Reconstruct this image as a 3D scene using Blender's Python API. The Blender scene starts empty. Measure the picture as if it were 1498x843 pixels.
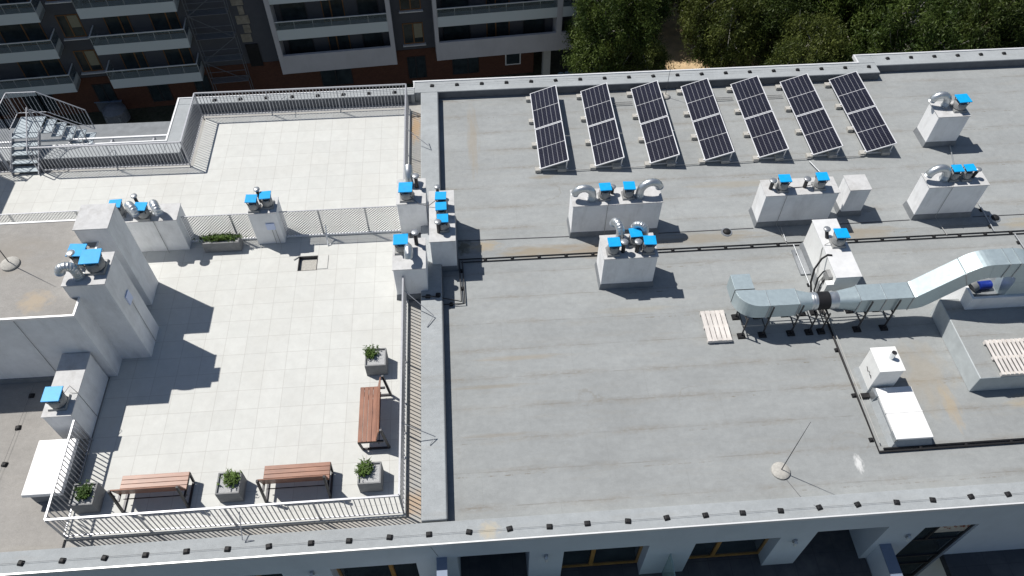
import bpy, math, random
import numpy as np
from mathutils import Vector, Matrix
random.seed(7); rng=np.random.default_rng(7)
scn=bpy.context.scene; COL=scn.collection
R=math.radians

# ------------------------------------------------------------------ materials
class NT:
    def __init__(s,name):
        s.m=bpy.data.materials.new(name); s.m.use_nodes=True; s.t=s.m.node_tree; s.n=s.t.nodes
        s.b=s.n['Principled BSDF']; s.out=s.n['Material Output']
        s._co=None
    def lk(s,a,b): s.t.links.new(a,b)
    def co(s):
        if s._co is None:
            s._co=s.n.new('ShaderNodeNewGeometry').outputs['Position']
        return s._co
    def mp(s,scale,loc=(0,0,0),rot=(0,0,0),src=None):
        m=s.n.new('ShaderNodeMapping'); m.inputs['Scale'].default_value=scale
        m.inputs['Location'].default_value=loc; m.inputs['Rotation'].default_value=rot
        s.lk(src or s.co(),m.inputs['Vector']); return m.outputs[0]
    def noise(s,vec,scale,detail=4,rough=.6):
        n=s.n.new('ShaderNodeTexNoise'); n.inputs['Scale'].default_value=scale
        n.inputs['Detail'].default_value=detail; n.inputs['Roughness'].default_value=rough
        s.lk(vec,n.inputs['Vector']); return n.outputs['Fac']
    def ramp(s,fac,stops):
        r=s.n.new('ShaderNodeValToRGB'); e=r.color_ramp.elements
        while len(e)<len(stops): e.new(.5)
        for el,(p,c) in zip(e,stops):
            el.position=p; el.color=(c,c,c,1) if not isinstance(c,tuple) else (*c,1)
        s.lk(fac,r.inputs['Fac']); return r.outputs['Color']
    def mix(s,fac,a,b,mode='MIX'):
        m=s.n.new('ShaderNodeMix'); m.data_type='RGBA'; m.blend_type=mode
        for v,i in ((fac,0),(a,6),(b,7)):
            if isinstance(v,(int,float)): m.inputs[i].default_value=v
            elif isinstance(v,tuple): m.inputs[i].default_value=(*v,1)
            else: s.lk(v,m.inputs[i])
        return m.outputs[2]
    def math(s,op,a,b=0.,c=None):
        m=s.n.new('ShaderNodeMath'); m.operation=op
        for i,v in enumerate((a,b) if c is None else (a,b,c)):
            if isinstance(v,(int,float)): m.inputs[i].default_value=v
            else: s.lk(v,m.inputs[i])
        return m.outputs[0]
    def xyz(s):
        x=s.n.new('ShaderNodeSeparateXYZ'); s.lk(s.co(),x.inputs[0]); return x.outputs
    def base(s,c):
        if isinstance(c,tuple): s.b.inputs['Base Color'].default_value=(*c,1)
        else: s.lk(c,s.b.inputs['Base Color'])
    def set(s,rough=.8,metal=0.,spec=.3):
        s.b.inputs['Roughness'].default_value=rough; s.b.inputs['Metallic'].default_value=metal
        s.b.inputs['Specular IOR Level'].default_value=spec
    def bump(s,h,strength=.3,dist=.01):
        b=s.n.new('ShaderNodeBump'); b.inputs['Strength'].default_value=strength; b.inputs['Distance'].default_value=dist
        s.lk(h,b.inputs['Height']); s.lk(b.outputs[0],s.b.inputs['Normal'])

def simple(name,col,rough=.7,metal=0.,spec=.3,var=.12,scale=6.,bump=0.,dirt=0.):
    t=NT(name); n=t.noise(t.mp((1,1,1)),scale,5,.65)
    f=t.ramp(n,[(.3,1-var),(.7,1+var*.6)])
    c=t.mix(1.,col,f,'MULTIPLY')
    if dirt:
        d=t.noise(t.mp((1.3,1.3,.35)),1.7,6,.7)
        c=t.mix(t.ramp(d,[(.5,0.),(.75,dirt)]),c,(.16,.14,.11))
    t.base(c); t.set(rough,metal,spec)
    if bump: t.bump(n,bump,.01)
    return t.m

def membrane(name,base,stains=(),seams=True):
    t=NT(name)
    big=t.noise(t.mp((.5,.8,.6)),.9,6,.62)
    mid=t.noise(t.mp((.55,2.2,1)),2.2,6,.7)
    fine=t.noise(t.mp((1,1,1)),55.,4,.75)
    blotch=t.noise(t.mp((1,1.2,1),(3,7,0)),5.,6,.7)
    c=t.mix(1.,base,t.ramp(big,[(.3,.90),(.7,1.08)]),'MULTIPLY')
    c=t.mix(1.,c,t.ramp(mid,[(.28,.95),(.72,1.04)]),'MULTIPLY')
    c=t.mix(1.,c,t.ramp(blotch,[(.3,.91),(.7,1.07)]),'MULTIPLY')
    c=t.mix(1.,c,t.ramp(fine,[(.3,.84),(.7,1.14)]),'MULTIPLY')
    # brownish dust drifting along the seams
    br=t.noise(t.mp((.25,1.7,1),(2,4,0)),1.6,6,.72)
    c=t.mix(t.ramp(br,[(.54,0.),(.78,.28)]),c,(.29,.265,.22))
    if seams:
        X,Y,Z=t.xyz()
        wob=t.noise(t.mp((.7,.7,1)),1.3,3)
        y2=t.math('ADD',t.math('DIVIDE',t.math('SUBTRACT',Y,12.44),.94),t.math('MULTIPLY',t.math('SUBTRACT',wob,.5),.05))
        fy=t.math('ABSOLUTE',t.math('SUBTRACT',t.math('FRACT',t.math('ADD',y2,.31)),.5))
        line=t.ramp(fy,[(0.,1.),(.022,0.)])
        brk=t.ramp(t.noise(t.mp((.8,1.3,1),(5,1,0)),1.1,5,.7),[(.45,.04),(.64,.5)])
        c=t.mix(t.math('MULTIPLY',line,brk),c,(.125,.115,.10))
        # second, dashed line of torch bleed beside the seam
        fy2=t.math('ABSOLUTE',t.math('SUBTRACT',t.math('FRACT',t.math('ADD',y2,.43)),.5))
        dash=t.ramp(t.noise(t.mp((2.6,.6,1),(11,3,0)),1.5,5,.75),[(.52,0.),(.60,1.)])
        zone=t.ramp(t.noise(t.mp((.22,.5,1),(1,6,0)),1.1,3),[(.50,0.),(.62,.8)])
        c=t.mix(t.math('MULTIPLY',t.math('MULTIPLY',t.math('LESS_THAN',fy2,.016),dash),zone),c,(.17,.15,.12))
        row0=t.math('FLOOR',t.math('ADD',y2,.81)); wr=t.n.new('ShaderNodeTexWhiteNoise'); wr.noise_dimensions='1D'; t.lk(row0,wr.inputs['W'])
        c=t.mix(1.,c,t.ramp(wr.outputs['Value'],[(0.,.955),(1.,1.035)]),'MULTIPLY')
        # small scuffs and puddle rings
        v3=t.n.new('ShaderNodeTexVoronoi'); v3.inputs['Scale'].default_value=.45; t.lk(t.mp((1,1.3,0)),v3.inputs['Vector'])
        wob3=t.math('ADD',v3.outputs['Distance'],t.math('MULTIPLY',t.noise(t.mp((1,1,1)),2.5,5,.7),.25))
        ring=t.math('LESS_THAN',t.math('ABSOLUTE',t.math('SUBTRACT',wob3,.36)),.010)
        c=t.mix(t.math('MULTIPLY',ring,t.ramp(t.noise(t.mp((.3,.3,1),(4,4,0)),1.3,3),[(.5,0.),(.65,.35)])),c,(.20,.185,.16))
        # soft darker strip where one roll laps over the next
        lap=t.ramp(fy,[(0.,.70),(.16,0.)])
        lapn=t.math('MULTIPLY',lap,t.math('MULTIPLY',t.ramp(t.noise(t.mp((.4,1,1),(9,2,0)),1.2,5,.7),[(.42,0.),(.62,1.)]),t.ramp(t.noise(t.mp((1,2.5,1),(3,3,0)),7.,5,.75),[(.40,.2),(.60,1.)])))
        c=t.mix(lapn,c,(.20,.18,.15))
        # cross joints
        row=t.math('FLOOR',t.math('ADD',y2,.81))
        xs=t.math('ADD',t.math('MULTIPLY',X,.19),t.math('MULTIPLY',row,.37))
        fx=t.math('ABSOLUTE',t.math('SUBTRACT',t.math('FRACT',xs),.5))
        c=t.mix(t.math('MULTIPLY',t.math('LESS_THAN',fx,.0018),.10),c,(.12,.115,.11))
    for (sx,sy,rx,ry,col,st) in stains:
        v=t.mp((1/rx,1/ry,0),(-sx/rx,-sy/ry,0))
        wn=t.n.new('ShaderNodeTexNoise'); wn.inputs['Scale'].default_value=2.2; wn.inputs['Detail'].default_value=6
        t.lk(v,wn.inputs['Vector'])
        L=t.n.new('ShaderNodeVectorMath'); L.operation='LENGTH'; t.lk(v,L.inputs[0])
        d=t.math('ADD',L.outputs['Value'],t.math('MULTIPLY',t.math('SUBTRACT',wn.outputs['Fac'],.5),1.7))
        c=t.mix(t.ramp(d,[(.35,st),(1.,0.)]),c,col)
    t.base(c); t.set(.8,0,.35); t.bump(fine,.25,.01)
    return t.m

def tiles(name,base,size,ox,oy,joint=(.36,.35,.33)):
    t=NT(name); X,Y,Z=t.xyz()
    def axis(v,o):
        a=t.math('DIVIDE',t.math('SUBTRACT',v,o),size)
        f=t.math('FRACT',a); d=t.math('MINIMUM',f,t.math('SUBTRACT',1.,f)); return t.math('FLOOR',a),d
    ix,dx=axis(X,ox); iy,dy=axis(Y,oy)
    cv=t.n.new('ShaderNodeCombineXYZ'); t.lk(ix,cv.inputs[0]); t.lk(iy,cv.inputs[1])
    w=t.n.new('ShaderNodeTexWhiteNoise'); w.noise_dimensions='2D'; t.lk(cv.outputs[0],w.inputs['Vector'])
    c=t.mix(1.,base,t.ramp(w.outputs['Value'],[(0,.965),(1,1.02)]),'MULTIPLY')
    n=t.noise(t.mp((1,1,1)),3.5,6,.7); c=t.mix(1.,c,t.ramp(n,[(.3,.93),(.7,1.04)]),'MULTIPLY')
    n3=t.noise(t.mp((.35,.35,1)),1.2,5,.7); c=t.mix(t.ramp(n3,[(.45,0.),(.75,.28)]),c,(.46,.44,.40))
    n2=t.noise(t.mp((1,1,1)),70.,3,.7); c=t.mix(1.,c,t.ramp(n2,[(.3,.95),(.7,1.03)]),'MULTIPLY')
    e=t.math('MINIMUM',dx,dy); j=t.ramp(e,[(0.,.75),(.017,0.)])
    c=t.mix(j,c,joint); t.base(c); t.set(.75,0,.3); t.bump(e,.2,.003)
    return t.m

def gal(name,col=(.62,.65,.67),rough=.38,metal_=.85):
    t=NT(name); n=t.noise(t.mp((1,1,1)),9,5,.6)
    v=t.n.new('ShaderNodeTexVoronoi'); v.inputs['Scale'].default_value=28; t.lk(t.mp((1,1,1)),v.inputs['Vector'])
    c=t.mix(1.,col,t.ramp(v.outputs['Distance'],[(0.,1.02),(.8,.97)]),'MULTIPLY')
    c=t.mix(1.,c,t.ramp(n,[(.3,.94),(.7,1.04)]),'MULTIPLY')
    t.base(c); t.set(rough,metal_,.5)
    t.lk(t.ramp(n,[(.3,rough*.92),(.7,rough*1.12)]),t.b.inputs['Roughness'])
    return t.m

def glass(name,col=(.03,.04,.045),rough=.06):
    t=NT(name); n=t.noise(t.mp((1,1,1)),1.2,3); t.base(t.mix(1.,col,t.ramp(n,[(.3,.6),(.7,1.4)]),'MULTIPLY')); t.set(rough,0,.6); return t.m

def wood(name,col,dark,axis):
    t=NT(name); sc=[18,18,18]; sc[axis]=1.2
    n=t.noise(t.mp(tuple(sc)),1.6,6,.7); big=t.noise(t.mp((1,1,1)),2.5,3)
    c=t.mix(t.ramp(n,[(.3,0.),(.7,1.)]),dark,col); c=t.mix(1.,c,t.ramp(big,[(.3,.82),(.7,1.12)]),'MULTIPLY')
    t.base(c); t.set(.40,0,.5); t.bump(n,.2,.004); return t.m

def perforated(name,col):
    t=NT(name); v=t.n.new('ShaderNodeTexVoronoi'); v.inputs['Scale'].default_value=17.; v.inputs['Randomness'].default_value=.0
    # diagonal staggered holes
    v.inputs['Scale'].default_value=15.; t.lk(t.mp((1,0,1),(0,0,0),(0,R(45),0)),v.inputs['Vector'])
    hole=t.math('LESS_THAN',v.outputs['Distance'],.43)
    tr=t.n.new('ShaderNodeBsdfTransparent'); mx=t.n.new('ShaderNodeMixShader')
    t.base(col); t.set(.4,.4,.4)
    t.lk(hole,mx.inputs[0]); t.lk(t.b.outputs[0],mx.inputs[1]); t.lk(tr.outputs[0],mx.inputs[2]); t.lk(mx.outputs[0],t.out.inputs['Surface'])
    return t.m

def solarcell(name):
    t=NT(name)
    uv=t.n.new('ShaderNodeTexCoord').outputs['UV']
    sp=t.n.new('ShaderNodeSeparateXYZ'); t.lk(uv,sp.inputs[0])
    def ln(v,n,w):
        f=t.math('FRACT',t.math('MULTIPLY',v,n)); d=t.math('MINIMUM',f,t.math('SUBTRACT',1.,f)); return t.math('LESS_THAN',d,w)
    a=ln(sp.outputs[0],6,.034); b=ln(sp.outputs[1],24,.06); mid=t.math('LESS_THAN',t.math('ABSOLUTE',t.math('SUBTRACT',sp.outputs[1],.5)),.004)
    bus=ln(sp.outputs[0],36,.06)
    c=t.mix(t.math('MULTIPLY',bus,.03),(.008,.009,.020),(.25,.26,.30))
    c=t.mix(t.math('MULTIPLY',b,.14),c,(.30,.31,.34)); c=t.mix(t.math('MULTIPLY',a,.5),c,(.50,.51,.54)); c=t.mix(mid,c,(.62,.63,.66))
    n=t.noise(t.mp((1,1,1)),1.5,3); c=t.mix(1.,c,t.ramp(n,[(.3,.85),(.7,1.2)]),'MULTIPLY')
    t.base(c); t.set(.30,0,.18); return t.m

def leaf(name,a,b):
    t=NT(name)
    n=t.noise(t.mp((1,1,1)),.55,4,.7); n2=t.noise(t.mp((1,1,1)),7.,2)
    c=t.mix(t.ramp(n,[(.38,0.),(.62,1.)]),a,b); c=t.mix(1.,c,t.ramp(n2,[(.3,.45),(.7,1.5)]),'MULTIPLY')
    t.base(c); t.set(.55,0,.3)
    tl=t.n.new('ShaderNodeBsdfTranslucent'); t.lk(c,tl.inputs[0]); ad=t.n.new('ShaderNodeMixShader'); ad.inputs[0].default_value=.3
    t.lk(t.b.outputs[0],ad.inputs[1]); t.lk(tl.outputs[0],ad.inputs[2]); t.lk(ad.outputs[0],t.out.inputs['Surface'])
    return t.m

BR=(.30,.22,.13)
STAINS=[(2.0,16.25,1.4,.30,(.27,.23,.17),.8),(4.2,16.2,2.2,.35,(.26,.21,.15),.7),(7.5,16.45,2.2,.28,(.26,.23,.18),.7),
 (12.6,16.3,1.6,.3,(.28,.24,.18),.6),(18.6,16.35,1.6,.32,(.34,.29,.20),.6),(12.4,10.9,.9,1.3,(.36,.30,.21),.35),(12.75,9.9,.25,.8,(.40,.31,.19),.45),
 (-.3,16.6,.35,.35,(.10,.09,.06),.8),(.35,16.6,.6,.25,(.34,.28,.19),.7),(.3,11.4,1.4,.08,(.24,.2,.14),.4),(.4,9.9,1.2,.07,(.24,.2,.15),.35),
 (1.2,12.3,1.6,.10,(.30,.26,.2),.5),(9.65,8.42,.13,.28,(.62,.63,.63),.9),(15.3,9.9,1.2,.3,(.38,.31,.2),.5),(4.7,13.75,1.5,.14,(.29,.27,.22),.4),(.2,21.7,.25,2.0,(.29,.25,.19),.5),
 (2.5,19.6,.6,.12,(.24,.21,.16),.6),(9.3,18.8,2.4,.2,(.30,.27,.21),.5)]
M={}
M['membrane']=membrane('roof_membrane',(.300,.316,.320),STAINS)
M['memb2']=membrane('roof_membrane_parapet',(.345,.370,.385),[(.0,7.2,.30,.25,(.50,.43,.30),.6)],seams=False)
M['memb_low']=membrane('membrane_stair_roof',(.30,.29,.275),[(-13,14.6,2.2,.8,(.26,.24,.21),.6),(-11.2,13.0,.5,.4,(.42,.34,.24),.6)],seams=False)
M['gravel_strip']=membrane('terrace_edge_strip',(.37,.37,.36),[(-1.9,8.2,.7,.4,(.42,.29,.18),.7),(-1.85,22.6,.3,.9,(.50,.32,.16),.7),(-1.85,11.5,.3,3,(.43,.38,.31),.4),(-4.2,7.75,2.5,.25,(.44,.40,.34),.4),(-1.85,19.5,.3,1.6,(.43,.38,.30),.4)],seams=False)
M['upstand']=simple('membrane_upstand',(.21,.225,.24),.8,var=.18,scale=4,bump=.2)
M['upstand_shaded']=simple('shaded_parapet_membrane',(.125,.135,.15),.8,var=.18,scale=4)  # upstand membrane with the shade of the inner parapet faces darkened into it
M['silver']=simple('silver_membrane',(.46,.50,.515),.7,var=.12,scale=3,bump=.2,dirt=.15)
M['dimreflection']=simple('beige_sky_reflection',(.26,.24,.17),.8,var=.1)  # pale sky reflection in window glass, painted as solid beige
M['plate']=simple('pale_blue_plate',(.62,.70,.92),.5,0,.4,var=.03)
M['tread']=simple('pale_tread_grating',(.40,.46,.50),.6,var=.25,scale=30)
M['dimsteel']=simple('dull_scaffold_steel',(.17,.18,.20),.6,.3,var=.2)
M['tile']=tiles('terrace_paver',(.575,.585,.565),.6,-4.87,15.97)
M['darktile']=tiles('balcony_dark_paver',(.075,.08,.088),.6,0,0,(.04,.04,.045))
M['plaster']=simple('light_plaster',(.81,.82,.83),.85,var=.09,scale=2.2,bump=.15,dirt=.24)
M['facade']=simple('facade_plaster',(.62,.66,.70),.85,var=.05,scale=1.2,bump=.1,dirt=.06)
M['captop']=simple('painted_cap',(.54,.545,.55),.7,var=.12,scale=5,dirt=.35)
M['lightcap']=simple('light_cap',(.66,.67,.68),.6,var=.1,scale=3,dirt=.15)
M['flash']=simple('white_flashing',(.78,.79,.80),.4,.2,.5,var=.05)
M['white']=simple('white_painted_metal',(.80,.81,.80),.45,0,.4,var=.05,dirt=.08)
M['skylid']=simple('white_skylight_lid',(.84,.84,.84),.35,0,.5,var=.02)
M['bluelid']=simple('cyan_blue_lid',(.002,.36,.78),.45,0,.4,var=.12,scale=7,dirt=.10)
M['fanbody']=simple('fan_housing',(.33,.335,.335),.55,.35,.4,var=.2,scale=12)
M['black']=simple('black_rubber',(.015,.015,.017),.6,0,.3,var=.3)
M['dimwood']=simple('dim_wooden_frame',(.20,.10,.04),.6,var=.2)
M['darkmetal']=simple('dark_metal',(.05,.05,.055),.45,.5,.5,var=.2)
M['greymetal']=simple('grey_steel',(.42,.44,.46),.4,.7,.5,var=.15,scale=12)
M['rail']=simple('galvanised_railing',(.42,.43,.46),.45,.45,.5,var=.12,scale=15)
M['gal']=gal('galvanised_sheet'); M['duct']=gal('galvanised_duct_sheet',(.47,.56,.59),.42,.5)
M['concrete']=simple('concrete',(.44,.43,.40),.9,var=.2,scale=18,bump=.4)
M['planter']=simple('grey_concrete_planter',(.23,.235,.24),.85,var=.15,scale=8,bump=.3,dirt=.15)
M['gravel']=simple('grey_gravel',(.46,.47,.48),.9,var=.55,scale=60,bump=1.)
M['plant']=leaf('planter_leaves',(.055,.11,.02),(.13,.21,.045))
M['woodx']=wood('hardwood_x',(.33,.155,.095),(.19,.080,.05),0); M['woody']=wood('hardwood_y',(.33,.155,.095),(.19,.080,.05),1)
M['pallet']=wood('weathered_pallet_wood',(.74,.71,.68),(.58,.54,.51),1)
M['solar']=solarcell('solar_cells'); M['alu']=simple('aluminium_frame',(.74,.75,.77),.35,.5,.5,var=.05)
M['screen']=perforated('perforated_steel',(.50,.50,.51))
M['glass']=glass('window_glass'); M['orange']=wood('varnished_pine_frame',(.46,.25,.07),(.36,.18,.05),2)
M['bluecap']=simple('blue_grey_sheet_cap',(.20,.25,.34),.5,.2,.5,var=.05)
M['curtain']=simple('patterned_curtain',(.62,.55,.46),.8,var=.35,scale=3)
M['redleaf']=simple('red_print',(.34,.10,.06),.7,var=.3,scale=9)
M['bluemotor']=simple('blue_motor_paint',(.015,.04,.30),.4,.2,.5,var=.2)
M['cable']=simple('thin_wire',(.12,.12,.13),.6,.3)
M['conduit']=simple('grey_conduit',(.38,.38,.37),.6,.1)
M['whitebracket']=simple('white_lamp_base',(.7,.7,.68),.5)
# background
M['bdark']=simple('dark_grey_facade',(.088,.092,.105),.85,var=.08,scale=1.5)
M['brick']=None
t=NT('brown_brick_cladding'); bt=t.n.new('ShaderNodeTexBrick'); t.lk(t.mp((1,1,1),rot=(R(90),0,R(-4.4))),bt.inputs['Vector'])
bt.inputs['Scale'].default_value=3.; bt.inputs['Color1'].default_value=(.115,.048,.030,1); bt.inputs['Color2'].default_value=(.085,.036,.024,1); bt.inputs['Mortar'].default_value=(.07,.045,.035,1); bt.inputs['Mortar Size'].default_value=.012
t.base(bt.outputs['Color']); t.set(.85); M['brick']=t.m
M['bwhite']=simple('pale_render',(.50,.485,.50),.85,var=.06,scale=.8,dirt=.10)
M['bslab']=simple('balcony_slab_white',(.42,.47,.49),.6,var=.06)
t=NT('frosted_balustrade_glass'); t.base((.66,.71,.72)); t.set(.3,0,.5); t.b.inputs['Alpha'].default_value=.85; M['frost']=t.m
t=NT('clear_balustrade_glass'); t.base((.16,.20,.21)); t.set(.08,0,.6); t.b.inputs['Alpha'].default_value=.28; M['clear']=t.m
t=NT('green_glass_partition'); t.base((.40,.55,.52)); t.set(.1,0,.6); t.b.inputs['Alpha'].default_value=.65; M['ggreen']=t.m
M['insul']=simple('bare_block_wall',(.30,.27,.22),.9,var=.35,scale=3)
t=NT('ground_soil'); n=t.noise(t.mp((1,1,1)),.35,7,.7); n2=t.noise(t.mp((1,1,1)),4,5,.7)
c=t.mix(t.ramp(n,[(.4,0.),(.6,1.)]),(.08,.075,.055),(.05,.055,.03)); c=t.mix(1.,c,t.ramp(n2,[(.3,.6),(.7,1.4)]),'MULTIPLY')
X,Y,Z=t.xyz()
t.base(c); t.set(.95); M['ground']=t.m
M['sand']=simple('sandy_path',(.55,.41,.25),.95,var=.25,scale=1.5,bump=.4)
M['pave']=simple('dark_paving',(.10,.105,.11),.9,var=.25,scale=2)
M['bark']=simple('tree_bark',(.16,.13,.10),.9,var=.4,scale=6)
M['palebark']=simple('pale_branch_bark',(.34,.33,.30),.85,var=.3,scale=6)
M['leafA']=leaf('foliage_mid',(.028,.056,.010),(.105,.145,.030)); M['leafB']=leaf('foliage_dark',(.020,.040,.008),(.075,.105,.022)); M['leafC']=leaf('foliage_yellow',(.040,.062,.012),(.130,.155,.036))
M['bluetarp']=simple('pale_blue_sacks',(.30,.40,.46),.7,var=.4,scale=2)
M['signred']=simple('sign_red',(.6,.08,.06),.5)

# ------------------------------------------------------------------ mesh helpers
class MB:
    def __init__(s,o=(0,0,0)): s.v=[]; s.f=[]; s.o=Vector(o); s.uv=None; s.smooth=False
    def add(s,vs,fs):
        b=len(s.v); s.v+= [tuple(Vector(v)-s.o) for v in vs]; s.f+=[tuple(i+b for i in f) for f in fs]; return s
    def box(s,x0,x1,y0,y1,z0,z1):
        return s.hexa([(x0,y0,z0),(x1,y0,z0),(x1,y1,z0),(x0,y1,z0),(x0,y0,z1),(x1,y0,z1),(x1,y1,z1),(x0,y1,z1)])
    def hexa(s,v): return s.add(v,[(0,3,2,1),(4,5,6,7),(0,1,5,4),(1,2,6,5),(2,3,7,6),(3,0,4,7)])
    def frustum(s,x0,x1,y0,y1,z0,z1,e):   # bottom flared out by e
        return s.hexa([(x0-e,y0-e,z0),(x1+e,y0-e,z0),(x1+e,y1+e,z0),(x0-e,y1+e,z0),(x0,y0,z1),(x1,y0,z1),(x1,y1,z1),(x0,y1,z1)])
    def mbox(s,mat,dx,dy,dz):
        return s.hexa([mat@Vector((a*dx/2,b*dy/2,c*dz/2)) for a,b,c in ((-1,-1,-1),(1,-1,-1),(1,1,-1),(-1,1,-1),(-1,-1,1),(1,-1,1),(1,1,1),(-1,1,1))])
    def bar(s,a,b,w,h=None):
        a=Vector(a);b=Vector(b); d=b-a; L=d.length; h=h or w
        q=d.to_track_quat('X','Z'); return s.mbox(Matrix.Translation((a+b)/2)@q.to_matrix().to_4x4(),L,w,h)
    def tube(s,pts,r,seg=10,caps=True,radii=None):
        P=[Vector(p) for p in pts]; n=len(P); rings=[]; up=None
        for i,p in enumerate(P):
            d=(P[min(i+1,n-1)]-P[max(i-1,0)]).normalized()
            if up is None: up=Vector((0,0,1)) if abs(d.z)<.9 else Vector((1,0,0))
            a=d.cross(up); 
            if a.length<1e-4: a=d.orthogonal()
            a.normalize(); b=d.cross(a).normalized(); up=-b if False else a.cross(d).normalized()
            rr=radii[i] if radii else r
            rings.append([p+rr*(math.cos(t)*a+math.sin(t)*b) for t in [2*math.pi*k/seg for k in range(seg)]])
        vs=[v for ring in rings for v in ring]; fs=[]
        for i in range(n-1):
            for k in range(seg): fs.append((i*seg+k,i*seg+(k+1)%seg,(i+1)*seg+(k+1)%seg,(i+1)*seg+k))
        if caps: fs.append(tuple(range(seg))[::-1]); fs.append(tuple((n-1)*seg+k for k in range(seg)))
        s.smooth=True; return s.add(vs,fs)
    def cyl(s,x,y,z0,z1,r,r2=None,seg=16): return s.tube([(x,y,z0),(x,y,z1)],r,seg,True,[r,r if r2 is None else r2])
    def dome(s,x,y,z,r,h,seg=18,n=5):
        return s.tube([(x,y,z+h*math.sin(i/n*math.pi/2)) for i in range(n+1)],r,seg,True,[r*math.cos(i/n*math.pi/2)+.002 for i in range(n+1)])
    def prism(s,poly,z0,z1):
        n=len(poly); return s.add([(x,y,z0) for x,y in poly]+[(x,y,z1) for x,y in poly],[tuple(range(n))[::-1],tuple(range(n,2*n))]+[(i,(i+1)%n,(i+1)%n+n,i+n) for i in range(n)])
    def sheet(s,poly,z): return s.add([(x,y,z) for x,y in poly],[tuple(range(len(poly)))])
    def build(s,name,mat,parent=None,bevel=0.,loc=None):
        me=bpy.data.meshes.new(name); me.from_pydata(s.v,[],s.f); me.materials.append(mat)
        if s.smooth: 
            me.shade_smooth() if hasattr(me,'shade_smooth') else None
            me.set_sharp_from_angle(angle=R(40))
        if s.uv: 
            l=me.uv_layers.new(name='UV'); l.data.foreach_set('uv',[c for p in s.uv for c in p])
        me.update()
        o=bpy.data.objects.new(name,me); COL.objects.link(o)
        if parent: o.parent=parent
        elif loc is not None: o.location=loc
        if bevel:
            b=o.modifiers.new('bevel','BEVEL'); b.width=bevel; b.segments=2; b.limit_method='ANGLE'
        return o
def tag(o,label=None,cat=None,group=None,kind=None):
    if label: o['label']=label
    if cat: o['category']=cat
    if group: o['group']=group
    if kind: o['kind']=kind
    return o
def thing(name,loc,label,cat,group=None,rz=0.):
    o=bpy.data.objects.new(name,None); COL.objects.link(o); o.location=loc; o.rotation_euler=(0,0,rz); o.empty_display_size=.3
    return tag(o,label,cat,group)
def dup(root,loc=None,rz=None,label=None,names=None):
    r=root.copy(); COL.objects.link(r)
    if loc is not None: r.location=loc
    if rz is not None: r.rotation_euler=(0,0,rz)
    if label: r['label']=label
    for ch in list(root.children):
        c=ch.copy(); COL.objects.link(c); c.parent=r
        for g in list(ch.children):
            d=g.copy(); COL.objects.link(d); d.parent=c
    return r
def structure(name,mb,mat): return tag(mb.build(name,mat),kind='structure')

# ------------------------------------------------------------------ camera, sun, sky
H=18.8; f,yaw,pitch,roll=1152.13,R(4.2695),R(51.6464),R(.1685)
ca,sa,cb,sb,cc,sc=math.cos(yaw),math.sin(yaw),math.cos(pitch),math.sin(pitch),math.cos(roll),math.sin(roll)
fwd=Vector((sa*cb,ca*cb,-sb)); right=Vector((ca,-sa,0)); up=right.cross(fwd)
r_=cc*right+sc*up; u_=-sc*right+cc*up
cam=bpy.data.objects.new('camera',bpy.data.cameras.new('camera')); COL.objects.link(cam)
mw=Matrix((r_,u_,-fwd)).transposed().to_4x4(); mw.translation=(0,0,H); cam.matrix_world=mw
cam.data.sensor_fit='HORIZONTAL'; cam.data.sensor_width=36; cam.data.lens=36*f/1498; cam.data.clip_end=3000; scn.camera=cam
SX,SY=.54,-.33
el=math.atan2(1,math.hypot(SX,SY))
sl=bpy.data.lights.new('sun','SUN'); sl.energy=SUN_E=4.8; sl.angle=R(.53); sl.color=(1,.955,.89)
so=bpy.data.objects.new('sun',sl); COL.objects.link(so); so.location=(-20,15,40)
so.rotation_euler=Vector((SX,SY,-1)).to_track_quat('-Z','Y').to_euler()
w=bpy.data.worlds.new('World'); scn.world=w; w.use_nodes=True; wn=w.node_tree.nodes; sky=wn.new('ShaderNodeTexSky'); sky.sky_type='NISHITA'
sky.sun_disc=False; sky.sun_elevation=el; sky.sun_rotation=math.atan2(-SX,-SY); sky.air_density=1.; sky.dust_density=.6
bg=wn['Background']; bg.inputs[1].default_value=.062; w.node_tree.links.new(sky.outputs[0],bg.inputs[0])
scn.view_settings.view_transform='Standard'; scn.view_settings.look='None'; scn.view_settings.exposure=.07; scn.view_settings.gamma=1
scn.render.engine='CYCLES'

# ------------------------------------------------------------------ ground
GZ=-22.2
structure('ground',MB().sheet([(-900,-900),(900,-900),(900,900),(-900,900)],GZ),M['ground'])
structure('sandy_path',MB().sheet([(11.6,54.2),(14,58),(14.6,66),(17,74),(26,70),(23,62),(30,58.5),(40,60),(40,56),(27,54.6),(20,53)],GZ+.02),M['sand'])
structure('pavement',MB().sheet([(-45,46.8),(9.5,51.0),(9.2,53.6),(-45,49.5)],GZ+.02),M['pave'])

# ------------------------------------------------------------------ the near building
BX0,BX1=-19.,25.
bld=thing('apartment_building',(0,15,GZ),'wide pale apartment block in the foreground whose grey flat roof fills the photo','building')
def bp_(name,mb,mat,bevel=0.,parent=None):
    mb2=mb; mb2.v=[(x-0,y-15,z-GZ) for x,y,z in mb2.v]; return mb2.build(name,mat,parent or bld,bevel)
bp_('roof_deck',MB().box(-1.05,BX1,7.4,24.1,-.4,0.),M['membrane'])
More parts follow.
